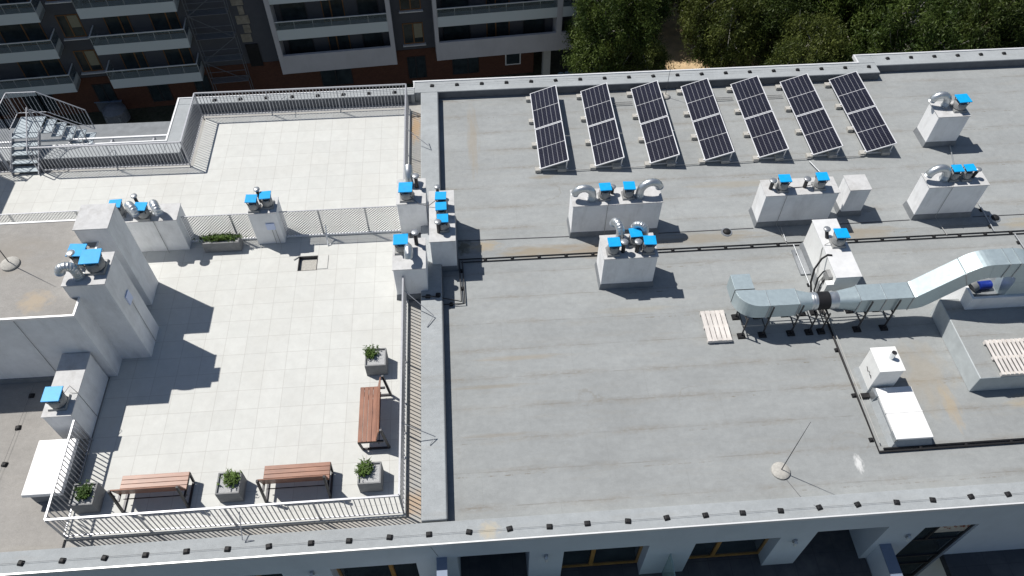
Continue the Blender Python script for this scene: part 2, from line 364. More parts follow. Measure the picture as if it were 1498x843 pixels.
# step of the far wall east of x=15.9
bp_('roof_deck',MB().box(15.9,BX1,24.103,24.6,-.4,-.002),M['membrane'])
bp_('roof_deck',MB().box(BX0,-10.303,7.4,17.0,-.42,-.005),M['memb_low'])
pz=.33
def par(x0,x1,y0,y1,z=pz): return MB().box(x0,x1,y0,y1,-.6,z)
far=MB().box(-1.86,15.9,24.07,24.68,-.6,pz)
bp_('parapet',far,M['memb2'],.02)
bp_('parapet',MB().prism([(15.27,24.073),(15.27,24.0),(15.9,24.0),(15.9,24.52),(BX1,24.52),(BX1,25.14),(15.27,25.14),(15.27,24.684),(15.895,24.684),(15.895,24.073)],-.6,pz+.003) if False else MB().box(15.27,15.9,24.684,25.14,-.6,pz+.003).box(15.903,BX1,24.5,25.14,-.6,pz+.003),M['memb2'],.02)
bp_('parapet',MB().box(-1.63,-1.0,7.55,24.067,-.6,pz+.004),M['memb2'],.03)
bp_('parapet',MB().hexa([(BX0,6.97,-.6),(BX1,6.97,-.6),(BX1,7.56,-.6),(BX0,7.56,-.6),(BX0,6.97,pz),(BX1,6.97,pz),(BX1,7.5,pz),(BX0,7.5,pz)]),M['memb2'],.02)
bp_('parapet',MB().box(-10.5,-1.863,23.98,24.32,-.6,pz-.002),M['memb2'],.02)
bp_('parapet',MB().box(-10.5,-9.95,21.35,23.977,-.6,pz),M['memb2'],.02)
bp_('parapet',MB().box(BX0,-10.503,21.35,21.98,-.6,pz-.004),M['memb2'],.02)
pf=MB().box(-.99,15.26,24.055,24.068,.0,pz-.03).box(15.262,15.268,24.07,24.495,.0,pz-.03).box(15.904,BX1,24.485,24.497,.0,pz-.03)
pf=MB().box(-.98,15.9,24.055,24.068,.001,pz-.02); bp_('parapet_upstand',pf,M['upstand_shaded'])  # membrane facings on sunless parapet sides, shade deepened by their colour
bp_('parapet_upstand',MB().box(15.9,BX1,24.485,24.498,.001,pz-.02),M['upstand_shaded'])
bp_('parapet_upstand',MB().box(-.998,-.985,7.57,24.05,.001,pz-.03),M['upstand_shaded'])
bp_('parapet_upstand',MB().box(-9.94,-2.0,23.965,23.978,-.07,pz-.02),M['upstand_shaded'])
bp_('parapet_upstand',MB().box(-9.948,-9.935,21.4,23.96,-.07,pz-.02),M['upstand_shaded'])
bp_('parapet_upstand',MB().box(BX0,-10.0,21.335,21.348,-.07,pz-.02),M['upstand_shaded'])
# white metal edge flashings
fl=MB()
fl.box(BX0,BX1,6.935,6.97,pz-.10,pz+.012)
bp_('edge_flashing',fl,M['flash'])
fl=MB(); fl.box(-1.92,15.21,24.68,24.74,pz-.1,pz+.03).box(15.21,15.27,24.68,25.20,pz-.1,pz+.033).box(15.27,BX1,25.14,25.20,pz-.1,pz+.03)
fl.box(-10.56,-1.86,24.32,24.36,pz-.1,pz+.02).box(-10.56,-10.5,21.98,24.32,pz-.1,pz+.02).box(BX0,-10.56,21.98,22.03,pz-.1,pz+.02).box(-1.9,-1.86,24.36,24.68,pz-.1,pz+.024)
bp_('edge_flashing',fl,M['flash'])
# strip beside the terrace pavers
bp_('gutter_strip',MB().box(-10.3,-1.63,7.5,7.84,-.4,-.075).box(-2.03,-1.633,7.84,24.067,-.4,-.078).box(-9.95,-2.03,23.55,23.98,-.4,-.076).box(BX0,-9.955,21.0,21.347,-.4,-.077).box(-9.95,-9.52,21.0,23.55,-.4,-.079),M['gravel_strip'])
# terrace slab with the square hole
TX0,TX1,TY0,TY1=-10.3,-2.03,7.84,23.55
hx0,hx1,hy0,hy1=-5.46,-4.89,15.98,16.55
tm=MB(); z0=-.12; zt=0.
def slab(x0,x1,y0,y1): tm.box(x0,x1,y0,y1,z0,zt)
slab(TX0,TX1,TY0,hy0); slab(TX0,hx0,hy0,hy1); slab(hx1,TX1,hy0,hy1); slab(TX0,TX1,hy1,21.0); slab(-9.52,TX1,21.0,TY1); slab(BX0,TX0,15.5,21.0)
terr=tag(tm.build('terrace_paving',M['tile']),kind='structure')
bp_('roof_deck',MB().box(BX0,-1.66,7.5,24.0,-.6,-.43),M['upstand'])
# body of the block
body=MB()
body.box(BX0,BX1,9.2,23.9,GZ,-.61)
body.box(-10.4,BX1,23.903,24.6,GZ,-.61)
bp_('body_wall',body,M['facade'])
# near facade, x segments between openings  (x0,x1,ztop)
ops=[(-9.6,-7.6,-.9),(-6.7,-5.2,-.95),(-4.0,-1.86,-.89),(-.83,.98,-.60),(1.85,4.03,-.83),(5.23,7.44,-.93),(8.33,10.2,-.70)]
WY=6.97; FZ=-3.0
fw=MB(); fw.box(BX0,BX1,WY,7.4,-.6,-.595)  # thin lintel layer below the parapet
xs=BX0; 
for (a,b,zt_) in ops:
    fw.box(xs,a,WY,7.4,GZ if False else FZ-.3,-.60); fw.box(a,b,WY,7.4,zt_,-.60) if zt_<-.6 else None
    xs=b
fw.box(xs,11.24,WY,7.4,-9,-.60); fw.box(11.24,12.69,WY,7.4,-.97,-.60); fw.box(12.69,BX1,WY,7.4,-9,-.60)
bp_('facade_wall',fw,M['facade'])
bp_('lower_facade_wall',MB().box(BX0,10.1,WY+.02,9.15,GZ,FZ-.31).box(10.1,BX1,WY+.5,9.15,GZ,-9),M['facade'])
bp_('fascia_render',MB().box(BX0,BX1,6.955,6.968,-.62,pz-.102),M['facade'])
# loggia side walls and backs
for x0,x1 in ((-.83,.98),(8.33,10.2)):
    for q in (x0-.2,x1): bp_('loggia_wall',MB().box(q,q+.2,7.402,9.2,FZ,-.61),M['facade'])
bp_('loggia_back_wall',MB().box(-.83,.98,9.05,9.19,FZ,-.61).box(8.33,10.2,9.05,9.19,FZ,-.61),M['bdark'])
bp_('soffit',MB().box(BX0,BX1,7.41,9.19,-.605,-.45),M['facade'])
# terrace decks one storey down
bp_('balcony_deck',MB().box(-14,10.38,4.3,WY+.4,FZ-.25,FZ),M['darktile'])
for x0,x1 in ((-.83,.98),(8.33,10.2)): bp_('balcony_deck',MB().box(x0,x1,WY+.4,9.05,FZ-.25,FZ),M['darktile'])
bp_('balcony_deck',MB().box(12.70,BX1,3.8,WY,FZ-.45,FZ-.2),M['darktile'])
# windows of the near facade
def win(x0,x1,zt_,mulls,rec=.28,zb=FZ+.06,mat='orange',fw_=.07):
    y=WY+rec; F=MB()
    F.box(x0,x0+fw_,y,y+.07,zb,zt_).box(x1-fw_,x1,y,y+.07,zb,zt_).box(x0+fw_,x1-fw_,y,y+.07,zt_-fw_,zt_).box(x0+fw_,x1-fw_,y,y+.07,zb,zb+fw_+.04)
    for m in mulls: F.box(m-.055,m+.055,y-.01,y+.075,zb+.1,zt_-fw_)
    root=bp_('window_frame',F,M[mat]); 
    p=MB().box(x0+fw_,x1-fw_,y+.03,y+.04,zb+.1,zt_-fw_); p.v=[(a,b-15,c-GZ) for a,b,c in p.v]; p.build('pane',M['glass'],root)
    return root
win(-9.6,-7.6,-.9,[-8.6]); win(-6.7,-5.2,-.95,[-6.0]); win(-4.0,-1.86,-.89,[-2.6]); win(1.85,4.03,-.83,[2.72],.30); win(5.23,7.44,-.93,[6.1],.30)
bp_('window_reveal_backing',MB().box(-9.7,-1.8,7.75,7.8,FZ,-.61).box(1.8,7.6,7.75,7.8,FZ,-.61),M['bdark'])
# tall stair window with dark horizontal transoms
y=WY+.06; F=MB().box(11.24,11.31,y,y+.08,-8.9,-.97).box(12.62,12.69,y,y+.08,-8.9,-.97)
for zz in (-.99,-2.0,-3.3,-3.95,-5.1,-6.4): F.box(11.31,12.62,y-.01,y+.08,zz-.06,zz)
F.box(11.68,11.74,y-.005,y+.07,-2.0,-.99)
fr=bp_('stair_window_frame',F,M['darkmetal'])
p=MB().box(11.31,12.62,y+.03,y+.045,-8.9,-1.0); p.v=[(a,b-15,c-GZ) for a,b,c in p.v]; p.build('pane',M['glass'],fr)
cu=MB().box(11.78,12.60,y+.02,y+.027,-1.62,-1.07); cu.v=[(a,b-15,c-GZ) for a,b,c in cu.v]; cu.build('blind_or_reflection',M['curtain'],fr)
cu=MB()
for i in range(14):
    cx_=11.85+.055*i+random.uniform(-.02,.02); cz=-1.15-random.uniform(0,.18); cu.box(cx_,cx_+random.uniform(.02,.05),y+.012,y+.0185,cz-random.uniform(.03,.10),cz)
cu.v=[(a,b-15,c-GZ) for a,b,c in cu.v]; cu.build('red_pattern',M['redleaf'],fr)
# partitions standing out from the facade
bp_('partition_wall',MB().box(-1.31,-1.09,4.4,WY-.002,FZ,-.60),M['facade'])
bp_('partition_cap',MB().box(-1.33,-1.07,4.38,WY-.004,-.598,-.57),M['bluecap'])
bp_('partition_wall',MB().box(10.42,10.70,4.0,WY-.002,-9,-2.0),M['facade'])
bp_('partition_cap',MB().box(10.40,10.72,3.98,WY-.004,-1.998,-1.97),M['bluecap'])
bp_('glass_partition',MB().box(4.66,4.69,5.0,WY-.002,FZ,-1.52),M['ggreen'])
bp_('balcony_railing_glass',MB().box(-14,10.38,4.34,4.36,FZ,FZ+1.1),M['ggreen'])
for x,z in ((-4.45,-.95),(1.40,-.97),(7.86,-1.15),(10.95,-1.38)):
    b=MB().box(x-.05,x+.05,WY-.05,WY-.003,z-.12,z+.05); o=bp_('wall_lamp',b,M['greymetal'],.008)
    c_=MB().tube([(x,WY-.09,z+.03),(x,WY-.09,z-.16)],.045,10); c_.v=[(a,b2-15,c2-GZ) for a,b2,c2 in c_.v]; c_.build('lamp_shade',M['whitebracket'],o)
bp_('soffit_joint_cable',MB().bar((-1.42,WY-.01,.2),(-1.28,WY-.012,-.5),.012),M['cable'])

# ------------------------------------------------------------------ chimneys and their fans
def fan(par,x,y,z,s=.34,rot=0.,dark=False):
    """roof fan: square foot, drum, dark motor gap with bracket posts, tilted blue lid"""
    ox,oy,oz=par.location
    def mk(mb): return mb
    b=MB((ox,oy,oz)); b.frustum(x-s*.5,x+s*.5,y-s*.5,y+s*.5,z,z+.07,.02)
    b.tube([(x,y,z+.06),(x,y,z+.10),(x,y,z+.26),(x,y,z+.31)],s*.5,14,True,[s*.40,s*.52,s*.52,s*.44])
    body=b.build('roof_fan',M['fanbody'],par)
    m=MB((ox,oy,oz)); m.tube([(x,y,z+.30),(x,y,z+.41)],s*.34,12)
    for a,b_ in ((-1,-1),(1,-1),(1,1),(-1,1)): m.bar((x+a*s*.36,y+b_*s*.36,z+.26),(x+a*s*.42,y+b_*s*.42,z+.43),.022)
    m.build('motor',M['darkmetal'],body)
    rx=random.uniform(-.05,.05); ry=random.uniform(-.04,.04); rz=rot+random.uniform(-.06,.06)
    mat=Matrix.Translation((x,y,z+.445))@Matrix.Rotation(rz,4,'Z')@Matrix.Rotation(rx,4,'X')@Matrix.Rotation(ry,4,'Y')
    l=MB((ox,oy,oz)).mbox(mat,s*1.06,s*1.02,.035); l.build('lid',M['bluelid'],body,.006)
    return body
def goose(par,x,y,z,ang,reach=.42,rise=.28,r=.12,drop=.05,name='curved_duct'):
    """flexible corrugated duct rising from the shaft and bending over"""
    dx,dy=math.cos(ang),math.sin(ang); P=[]
    n=8
    for i in range(n): P.append((x,y,z+rise*i/n))
    R_=reach/2
    for i in range(23): 
        a=math.pi*i/22*.92
        P.append((x+dx*R_*(1-math.cos(a)),y+dy*R_*(1-math.cos(a)),z+rise+R_*1.05*math.sin(a)))
    l=Vector(P[-1]); d=(l-Vector(P[-2])).normalized(); 
    for i in (1,2,3): P.append(tuple(l+d*drop*i/3))
    rad=[r*(1+(.06 if i%2 else -.05)) for i in range(len(P))]
    mb=MB(par.location); mb.tube(P,r,16,False,rad); o=mb.build(name,M['gal'],par)
    k=MB(par.location); k.tube([P[-1],tuple(Vector(P[-1])+d*.012)],r*.86,14); k.build('dark_mouth',M['black'],o)
    c=MB(par.location).cyl(x,y,z,z+.05,r*1.2); c.build('collar',M['gal'],o)
    return o
def cap(par,x,y,z,h=.42,r=.05,lean=(0,0)):
    mb=MB(par.location); mb.tube([(x,y,z),(x+lean[0],y+lean[1],z+h)],r,10); o=mb.build('vent_pipe',M['darkmetal'],par)
    m2=MB(par.location); m2.cyl(x+lean[0],y+lean[1],z+h+.02,z+h+.05,r*1.9,r*1.9,14).dome(x+lean[0],y+lean[1],z+h+.05,r*1.8,.03); m2.build('vent_cap',M['greymetal'],o)
def chimney(x0,x1,y0,y1,h,label,skirt=True,z0=0.,name='chimney_block',group=None,cat='chimney'):
    t=thing(name,((x0+x1)/2,(y0+y1)/2,z0),label,cat,group); o=t.location
    MB(o).box(x0,x1,y0,y1,z0+(.02 if skirt else 0),h-.03).build('shaft',M['plaster'],t,.012)
    MB(o).box(x0-.02,x1+.02,y0-.02,y1+.02,h-.03,h).build('top_slab',M['captop'],t,.006)
    if skirt: 
        MB(o).frustum(x0-.012,x1+.012,y0-.012,y1+.012,z0,z0+.22,.03).build('membrane_skirt',M['upstand'],t)
    return t
def conduit(par,pts,r=.009,mat='conduit',name='conduit'):
    mb=MB(par.location); mb.tube(pts,r,6); return mb.build(name,M[mat],par)
G='chimney blocks on the grey roof'
c=chimney(3.13,5.91,16.78,17.48,1.41,'long white chimney block with two blue lids between two outward curved pipes',group=G)
fan(c,4.13,17.10,1.41); fan(c,4.87,17.10,1.41); goose(c,3.74,17.02,1.41,R(178),.56,.20,.12,.02); goose(c,5.22,17.05,1.41,R(8),.62,.22,.12,.02); cap(c,4.40,17.25,1.41,.25)
conduit(c,[(4.25,16.9,1.42),(4.2,16.75,1.42),(4.2,16.752,.1),(4.2,16.4,.03)])
c=chimney(3.78,5.36,14.62,15.53,1.39,'white chimney block with three blue lids, two round caps and two pipes bent backwards',group=G)
fan(c,4.06,14.86,1.39); fan(c,4.74,15.18,1.39); fan(c,5.10,14.86,1.39); goose(c,4.30,15.22,1.39,R(110),.40,.42,.12); goose(c,5.04,15.26,1.39,R(150),.34,.42,.10)
cap(c,4.36,14.86,1.39,.40,.06); cap(c,4.76,14.84,1.39,.40,.06)
c=chimney(16.14,17.24,20.18,20.98,1.34,'white block with a blue lid and an arched silver pipe, alone at far right',group=G)
fan(c,16.95,20.56,1.34,.42); goose(c,16.55,20.72,1.34,R(175),.54,.20,.12); 
c=chimney(14.36,16.28,16.77,17.40,1.45,'white block with two blue lids and one arched silver pipe at the right edge',group=G)
fan(c,15.20,17.1,1.45,.30); fan(c,15.60,17.1,1.45,.30); goose(c,14.92,17.08,1.45,R(182),.60,.20,.125); cap(c,15.88,17.12,1.45,.3,.05,(.05,0))
conduit(c,[(15.15,16.9,1.46),(15.1,16.74,1.46),(15.1,16.742,.1),(15.2,15.98,.05)])
c=chimney(9.17,11.50,16.80,17.49,1.41,'long white block with two blue lids and two stub pipes, beside a bare block',group=G)
fan(c,9.72,17.08,1.41); fan(c,10.90,17.08,1.41); cap(c,9.38,17.10,1.41,.32,.06); cap(c,10.46,17.10,1.41,.32,.06)
mb=MB(c.location); mb.tube([(9.9,17.1,1.5),(10.1,17.08,1.43),(10.4,17.1,1.42),(10.7,17.1,1.5)],.012,6); mb.build('cable',M['cable'],c)
conduit(c,[(9.85,16.9,1.42),(9.82,16.77,1.42),(9.82,16.772,.1),(9.95,15.98,.05)])
c=chimney(12.03,12.70,17.08,17.74,1.19,'small bare white block with no fan on top, right of the long block',group=G)
G2='chimney blocks around the tiled terrace'
c=chimney(-10.95,-8.93,17.10,17.79,1.38,'wide pale block with curved pipes, half hidden behind the tall towers',False,group=G2)
fan(c,-9.87,17.28,1.38); fan(c,-10.95+.30,17.45,1.38); goose(c,-9.52,17.42,1.38,R(-60),.40,.3,.12); goose(c,-10.25,17.40,1.38,R(-50),.40,.3,.12); cap(c,-10.1,17.65,1.38,.5)
conduit(c,[(-9.7,17.2,1.4),(-9.6,17.07,1.4),(-9.6,17.075,.05),(-9.55,17.0,.02)])
c=chimney(-6.80,-5.95,17.17,17.83,1.40,'narrow pale block with two blue lids and a white plate, between the two perforated screens',False,group=G2)
fan(c,-6.60,17.36,1.40,.32); fan(c,-6.20,17.48,1.40,.32); cap(c,-6.45,17.66,1.40,.5)
MB(c.location).box(-6.36,-6.10,17.13,17.165,.68,.94).build('pale_blue_plate',M['plate'],c)
conduit(c,[(-6.22,17.14,.8),(-6.22,17.14,.05)]); conduit(c,[(-6.12,17.14,.8),(-6.1,17.14,.05)])
c=chimney(-2.28,-1.40,17.30,18.38,1.36,'pale block with a blue lid and tall round pipe, ending the long screen',False,group=G2)
fan(c,-1.97,17.56,1.36,.40); cap(c,-1.66,18.0,1.36,.45,.06)
mb=MB(c.location); mb.tube([(-1.88,18.1,1.36),(-1.88,18.1,1.62),(-1.88,18.14,1.76),(-1.88,18.24,1.86),(-1.88,18.38,1.90)],.13,16); mb.build('round_pipe',M['gal'],c)
c=chimney(-2.34,-1.41,14.65,15.81,1.39,'pale block with a blue lid and a round silver pipe, where the white handrail starts',True,group=G2)
fan(c,-2.08,15.40,1.39,.40); cap(c,-1.66,15.58,1.39,.48,.06)
mb=MB(c.location); mb.tube([(-1.86,15.15,1.39),(-1.86,15.15,1.68),(-1.86,15.10,1.80),(-1.86,14.98,1.86),(-1.86,14.86,1.82),(-1.86,14.80,1.70)],.12,16); mb.build('round_pipe',M['gal'],c)
c=chimney(-1.27,-.525,15.66,17.76,1.38,'long narrow white block with three blue lids in a row, astride the dividing wall',True,group=G2)
fan(c,-.90,17.10,1.38,.32); fan(c,-.90,16.66,1.38,.32); fan(c,-.86,16.16,1.38,.32); cap(c,-1.0,17.5,1.38,.4); cap(c,-1.0,16.02,1.38,.42,.055)
mb=MB(c.location); mb.tube([(-1.9,17.45,1.60),(-1.6,17.2,1.42),(-1.3,17.1,1.42),(-1.05,17.1,1.65)],.012,6); mb.build('cable',M['cable'],c)
# stair house and towers on the left
sh=thing('stair_house',(-14,14,0),'low grey-roofed stair house with plain wall at the left edge','stair house')
MB(sh.location).box(BX0,-10.10,12.48,15.80,0,2.80).build('wall',M['plaster'],sh,.01)
MB(sh.location).box(BX0,-10.12,12.50,15.78,2.80,2.865).build('roof',M['memb_low'],sh)
MB(sh.location).box(BX0,-10.07,12.45,12.50,2.80,2.885).box(-10.12,-10.07,12.503,15.79,2.80,2.883).box(BX0,-10.12,15.78,15.83,2.80,2.885).build('roof_edge_trim',M['flash'],sh)
MB(sh.location).box(BX0,-10.4,12.44,12.478,0,.20).build('membrane_skirt',M['upstand'],sh)
conduit(sh,[(-11.6,12.465,2.78),(-11.6,12.465,.1)],.008,'conduit','wall_cable')
c=chimney(-10.54,-9.66,14.94,15.84,3.40,'tallest pale tower with a bare top, at the back of the left pair',False,name='tower_block',group='tall towers beside the stair house',cat='tower')
c=chimney(-10.33,-9.29,13.05,14.10,3.36,'tall pale tower topped by two blue lids and a bent pipe',False,name='tower_block',group='tall towers beside the stair house',cat='tower')
fan(c,-9.98,13.82,3.36,.40); fan(c,-9.58,13.58,3.36,.46); cap(c,-10.1,13.72,3.36,.42,.06); goose(c,-9.95,13.30,3.36,R(190),.34,.28,.12)
MB(c.location).box(-9.285,-9.25,13.46,13.72,1.92,2.26).build('pale_blue_plate',M['plate'],c)
conduit(c,[(-9.27,13.62,1.92),(-9.27,13.58,.05)],.008,'conduit')
c=chimney(-11.05,-10.34,10.56,12.44,1.26,'low pale block with a single blue lid, below the stair house',False,group=G2)
fan(c,-10.70,10.93,1.26,.42); conduit(c,[(-10.5,11.2,1.3),(-10.33,11.2,1.28),(-10.325,11.2,.05)],.008,'conduit')
conduit(c,[(-10.6,10.9,1.50),(-10.42,11.25,1.55),(-10.33,11.2,1.28)],.008,'cable')
# skylight
s=thing('skylight',(-10.85,9.55,0),'bright white flat skylight lid beside the railing at lower left','skylight')
MB(s.location).box(-11.26,-10.44,8.85,10.2,0,.48).build('curb',M['upstand'],s,.01)
MB(s.location).frustum(-11.33,-10.38,8.78,10.27,.48,.60,.02).build('lid',M['skylid'],s,.02)
# unseen stair house added out of frame so its corner shades the terrace
n=thing('stair_house',(-18,20,0),'unseen second stair house added past the far left to shade the pavers','stair house')
MB(n.location).box(-19.,-16.9,18.2,21.5,0,2.8).build('wall',M['plaster'],n)

# ------------------------------------------------------------------ railings
def railing(name,path,label,group='metal railings',h=1.1,z=0.,closed=False,step=.115,braces=()):
    t=thing(name,(path[0][0],path[0][1],z),label,'railing',group); o=t.location
    for (a,b) in zip(path[:-1],path[1:]):
        A=Vector((*a,0));B_=Vector((*b,0)); L=(B_-A).length; n=max(1,round(L/2.3))
        for i in range(n):
            p=A.lerp(B_,i/n); q=A.lerp(B_,(i+1)/n); d=(q-p).normalized(); l=(q-p).length
            m=MB(o)
            m.bar((*p.xy,z+h),(*q.xy,z+h),.045,.045); m.bar((*p.xy,z+.10),(*q.xy,z+.10),.03,.03)
            k=int(l/step)
            for j in range(1,k): 
                s_=p+d*(l*j/k); m.bar((s_.x,s_.y,z+.10),(s_.x,s_.y,z+h-.02),.020)
            m.build('bar_panel',M['rail'],t)
            MB(o).bar((*p.xy,z-.07),(*p.xy,z+h-.023),.038).build('post',M['rail'],t)
    p=path[-1]; MB(o).bar((*p,z-.07),(*p,z+h-.023),.038).build('post',M['rail'],t)
    for br in braces: mb=MB(o); mb.tube(br,.013,6); mb.build('brace',M['rail'],t)
    return t
railing('terrace_railing',[(-14.55,21.03),(-9.60,20.97),(-9.60,23.57),(-2.10,23.57),(-2.10,18.42)],'galvanised railing running round the far side of the tiled terrace',
  braces=[[(-12.2,21.0,.6),(-12.2,21.5,.45),(-12.2,21.6,.34)],[(-6.6,23.57,.7),(-6.6,24.1,.40)],[(-2.1,21.4,.9),(-1.35,20.9,.5),(-1.35,21.2,.36)]])
railing('terrace_railing',[(-10.30,10.50),(-10.27,7.88),(-2.08,7.90),(-2.08,14.62)],'white-lit railing along the near edge behind the benches and planters',
  braces=[[(-5.9,7.9,.8),(-5.85,7.35,.42),(-5.6,7.35,.34)],[(-2.08,14.2,1.0),(-1.25,13.65,.42),(-1.45,13.3,.36)],[(-2.08,9.9,1.0),(-1.25,9.75,.42),(-1.4,9.55,.36)]])
railing('terrace_railing',[(-18.9,21.0),(-15.62,21.03)],'short railing left of the steel steps at the upper left')
# lower balcony balustrade beyond the left parapet
t=thing('balcony_balustrade',(-14,22.3,-.6),'low white-topped balustrade beyond the upper left parapet','balustrade'); o=t.location
MB(o).box(BX0,-10.57,22.27,22.34,.29,.34).build('handrail',M['flash'],t)
for i in range(6): MB(o).box(-18.3+i*1.45,-18.25+i*1.45,22.04,22.34,.245,.285).box(-18.3+i*1.45,-18.25+i*1.45,22.29,22.33,-.7,.284).build('post',M['rail'],t)
tag(MB((-14,22.4,-3.)).box(BX0,-10.58,22.04,22.36,-3.2,-3.).build('lower_balcony_slab',M['darktile'],None,0,(-14,22.4,-3.)),'dark lower balcony slab behind the upper left parapet','balcony')
# steel steps over the parapet
t=thing('steel_steps',(-15.1,21.6,0),'pale perforated steel steps with handrails crossing the parapet at upper left','steps'); o=t.location
for i in range(5):
    yy=20.95+i*.24; zz=.14+i*.17; MB(o).box(-15.55,-14.70,yy,yy+.29,zz-.03,zz).build('tread',M['tread'],t)
MB(o).box(-15.55,-14.70,22.15,23.0,.82,.85).build('platform',M['tread'],t)
for i in range(5):
    xx=-14.70+i*.27; zz=.72-i*.17; MB(o).box(xx-.02,xx+.33,22.25,22.98,zz-.03,zz).build('tread',M['tread'],t)
for x in (-15.57,-14.68):
    MB(o).bar((x,20.9,.02),(x,22.15,.84),.03,.14).build('stringer',M['rail'],t)
def hand(pts,bars=True):
    m=MB(o)
    for a,b in zip(pts[:-1],pts[1:]):
        A=Vector(a);B_=Vector(b); m.bar(A,B_,.028); m.bar(A-Vector((0,0,.85)),B_-Vector((0,0,.85)),.02)
        k=max(1,int((B_-A).length/.14))
        for j in range(k+1):
            p=A.lerp(B_,j/k); m.bar(p-Vector((0,0,.85)),p,.013 if 0<j<k else .028)
    m.build('handrail',M['rail'],t)
hand([(-15.6,20.95,1.0),(-15.6,22.15,1.85),(-15.6,23.0,1.85)]); hand([(-14.66,20.95,1.0),(-14.66,22.2,1.85)])
hand([(-15.6,23.03,1.85),(-14.6,23.03,1.85),(-13.3,23.03,1.0)]); hand([(-14.6,22.22,1.75),(-13.3,22.22,.95)])

# perforated screens
def screen(x0,x1,posts,label,Y=17.40,T=1.16):
    t=thing('perforated_screen',((x0+x1)/2,Y,0),label,'screen','perforated screens across the terrace'); o=t.location
    MB(o).box(x0,x1,Y,Y+.006,.08,T).build('panel',M['screen'],t)
    MB(o).box(x0,x1,Y-.03,Y+.03,.02,.079).build('bottom_rail',M['flash'],t); MB(o).box(x0,x1,Y-.012,Y+.018,T,T+.02).build('top_rail',M['rail'],t)
    for p in posts: MB(o).box(p-.025,p+.025,Y+.008,Y+.05,0,T-.001).build('post',M['greymetal'],t)
    return t
screen(-8.91,-6.82,[-7.45],'short perforated screen behind the long planter')
screen(-5.93,-2.30,[-4.75,-3.3],'long perforated screen between the two fan blocks')
screen(BX0,-10.98,[-12.2,-14.2],'perforated screen behind the stair house roof',17.85,1.2)
tag(MB((-4.7,17,0)).bar((-4.62,17.38,.5),(-4.60,16.95,.03),.03).bar((-4.60,16.95,.02),(-4.5,17.0,.02),.03).build('screen_strut',M['flash'],None,0,(-4.7,17,0)),'thin white strut propping the long screen','strut')

# hatch opening in the pavers
t=thing('floor_opening',(-5.17,16.26,-.4),'square dark opening in the pale pavers with its lifted tile','opening'); o=t.location
e=.012
MB(o).box(hx0+e,hx1-e,hy0+e,hy1-e,-.15,-.119).build('bottom',M['concrete'],t)
MB(o).box(hx0,hx0+e,hy0,hy1,-.118,-.012).box(hx1-e,hx1,hy0,hy1,-.118,-.012).box(hx0+e,hx1-e,hy1-e,hy1,-.118,-.012).box(hx0+e,hx1-e,hy0,hy0+e,-.118,-.012).build('side',M['darkmetal'],t)
MB(o).box(hx0-.012,hx0-.001,hy0-.012,hy1+.012,-.05,.006).box(hx0,hx1,hy1+.001,hy1+.012,-.05,.006).box(hx1+.001,hx1+.012,hy0-.012,hy1+.012,-.05,.006).box(hx0,hx1,hy0-.012,hy0-.001,-.05,.006).build('rim',M['darkmetal'],t)
MB(o).box(hx1+.02,hx1+.34,hy0+.02,hy1-.0,.003,.022).build('loose_tile',M['tile'],t,.003)
MB(o).bar((-5.62,16.42,.02),(-5.45,16.56,.02),.03).build('lifting_bar',M['conduit'],t)

# ------------------------------------------------------------------ planters
def plant_mesh(n,sx,sy,h,seed,ox=0,oy=0):
    rg=random.Random(seed); mb=MB()
    for i in range(n):
        x=ox+rg.gauss(0,sx); y=oy+rg.gauss(0,sy); a=rg.uniform(0,6.28); l=h*rg.uniform(.5,1.1); out=rg.uniform(.2,.8)*l; w=rg.uniform(.006,.014)
        d=Vector((math.cos(a),math.sin(a),0)); s_=Vector((-d.y,d.x,0))*w
        p0=Vector((x,y,0)); p1=p0+d*out*.45+Vector((0,0,l*.75)); p2=p0+d*out+Vector((0,0,l*.85))
        mb.add([p0-s_,p0+s_,p1+s_,p1-s_,p2],[(0,1,2,3),(3,2,4)])
        for k in range(3):
            q=p0.lerp(p1,rg.uniform(.4,1)); b=rg.uniform(0,6.28); e_=Vector((math.cos(b),math.sin(b),rg.uniform(-.3,.6)))*rg.uniform(.03,.06); g=e_.cross(Vector((0,0,1))).normalized()*.014
            mb.add([q,q+e_*.5+g,q+e_,q+e_*.5-g],[(0,1,2,3)])
    return mb
def make_planter(w,d,h,seed,ox,oy,n=170,sx=.07,sy=.07,ph=.20):
    t=thing('planter',(0,0,0),'','planter','concrete planters on the terrace')
    m=MB(); th=.035
    m.box(-w/2,w/2,-d/2,-d/2+th,0,h).box(-w/2,w/2,d/2-th,d/2,0,h).box(-w/2,-w/2+th,-d/2+th,d/2-th,0,h).box(w/2-th,w/2,-d/2+th,d/2-th,0,h)
    m.build('box',M['planter'],t)
    MB().box(-w/2+th,w/2-th,-d/2+th,d/2-th,.1,h-.05).build('gravel_fill',M['gravel'],t)
    p=plant_mesh(n,sx,sy,ph,seed,ox,oy); p.v=[(a,b,c+h-.05) for a,b,c in p.v]; p.build('plant',M['plant'],t)
    return t
for i,(x,y,ox,oy,rz,lab) in enumerate([(-9.88,8.76,.02,.03,0.,'square planter in the near left corner of the railing'),(-6.37,8.80,.06,.10,0.,'square planter between the two lower benches'),
    (-2.90,8.82,-.12,.10,0.,'square planter in the near right corner by the railing'),(-2.87,12.28,-.12,.12,0.,'square planter above the upright bench, farthest of the square ones')]):
    p=make_planter(.575,.575,.5,30+i,ox,oy,190 if i!=3 else 110,.08,.08,.24); p.location=(x,y,.001); p.rotation_euler=(0,0,rz); p['label']='grey concrete '+lab
p=make_planter(1.13,.36,.42,77,0,.03,420,.30,.05,.20); p.location=(-7.86,17.10,.001); p['label']='long low dark planter with green grasses against the perforated screen'

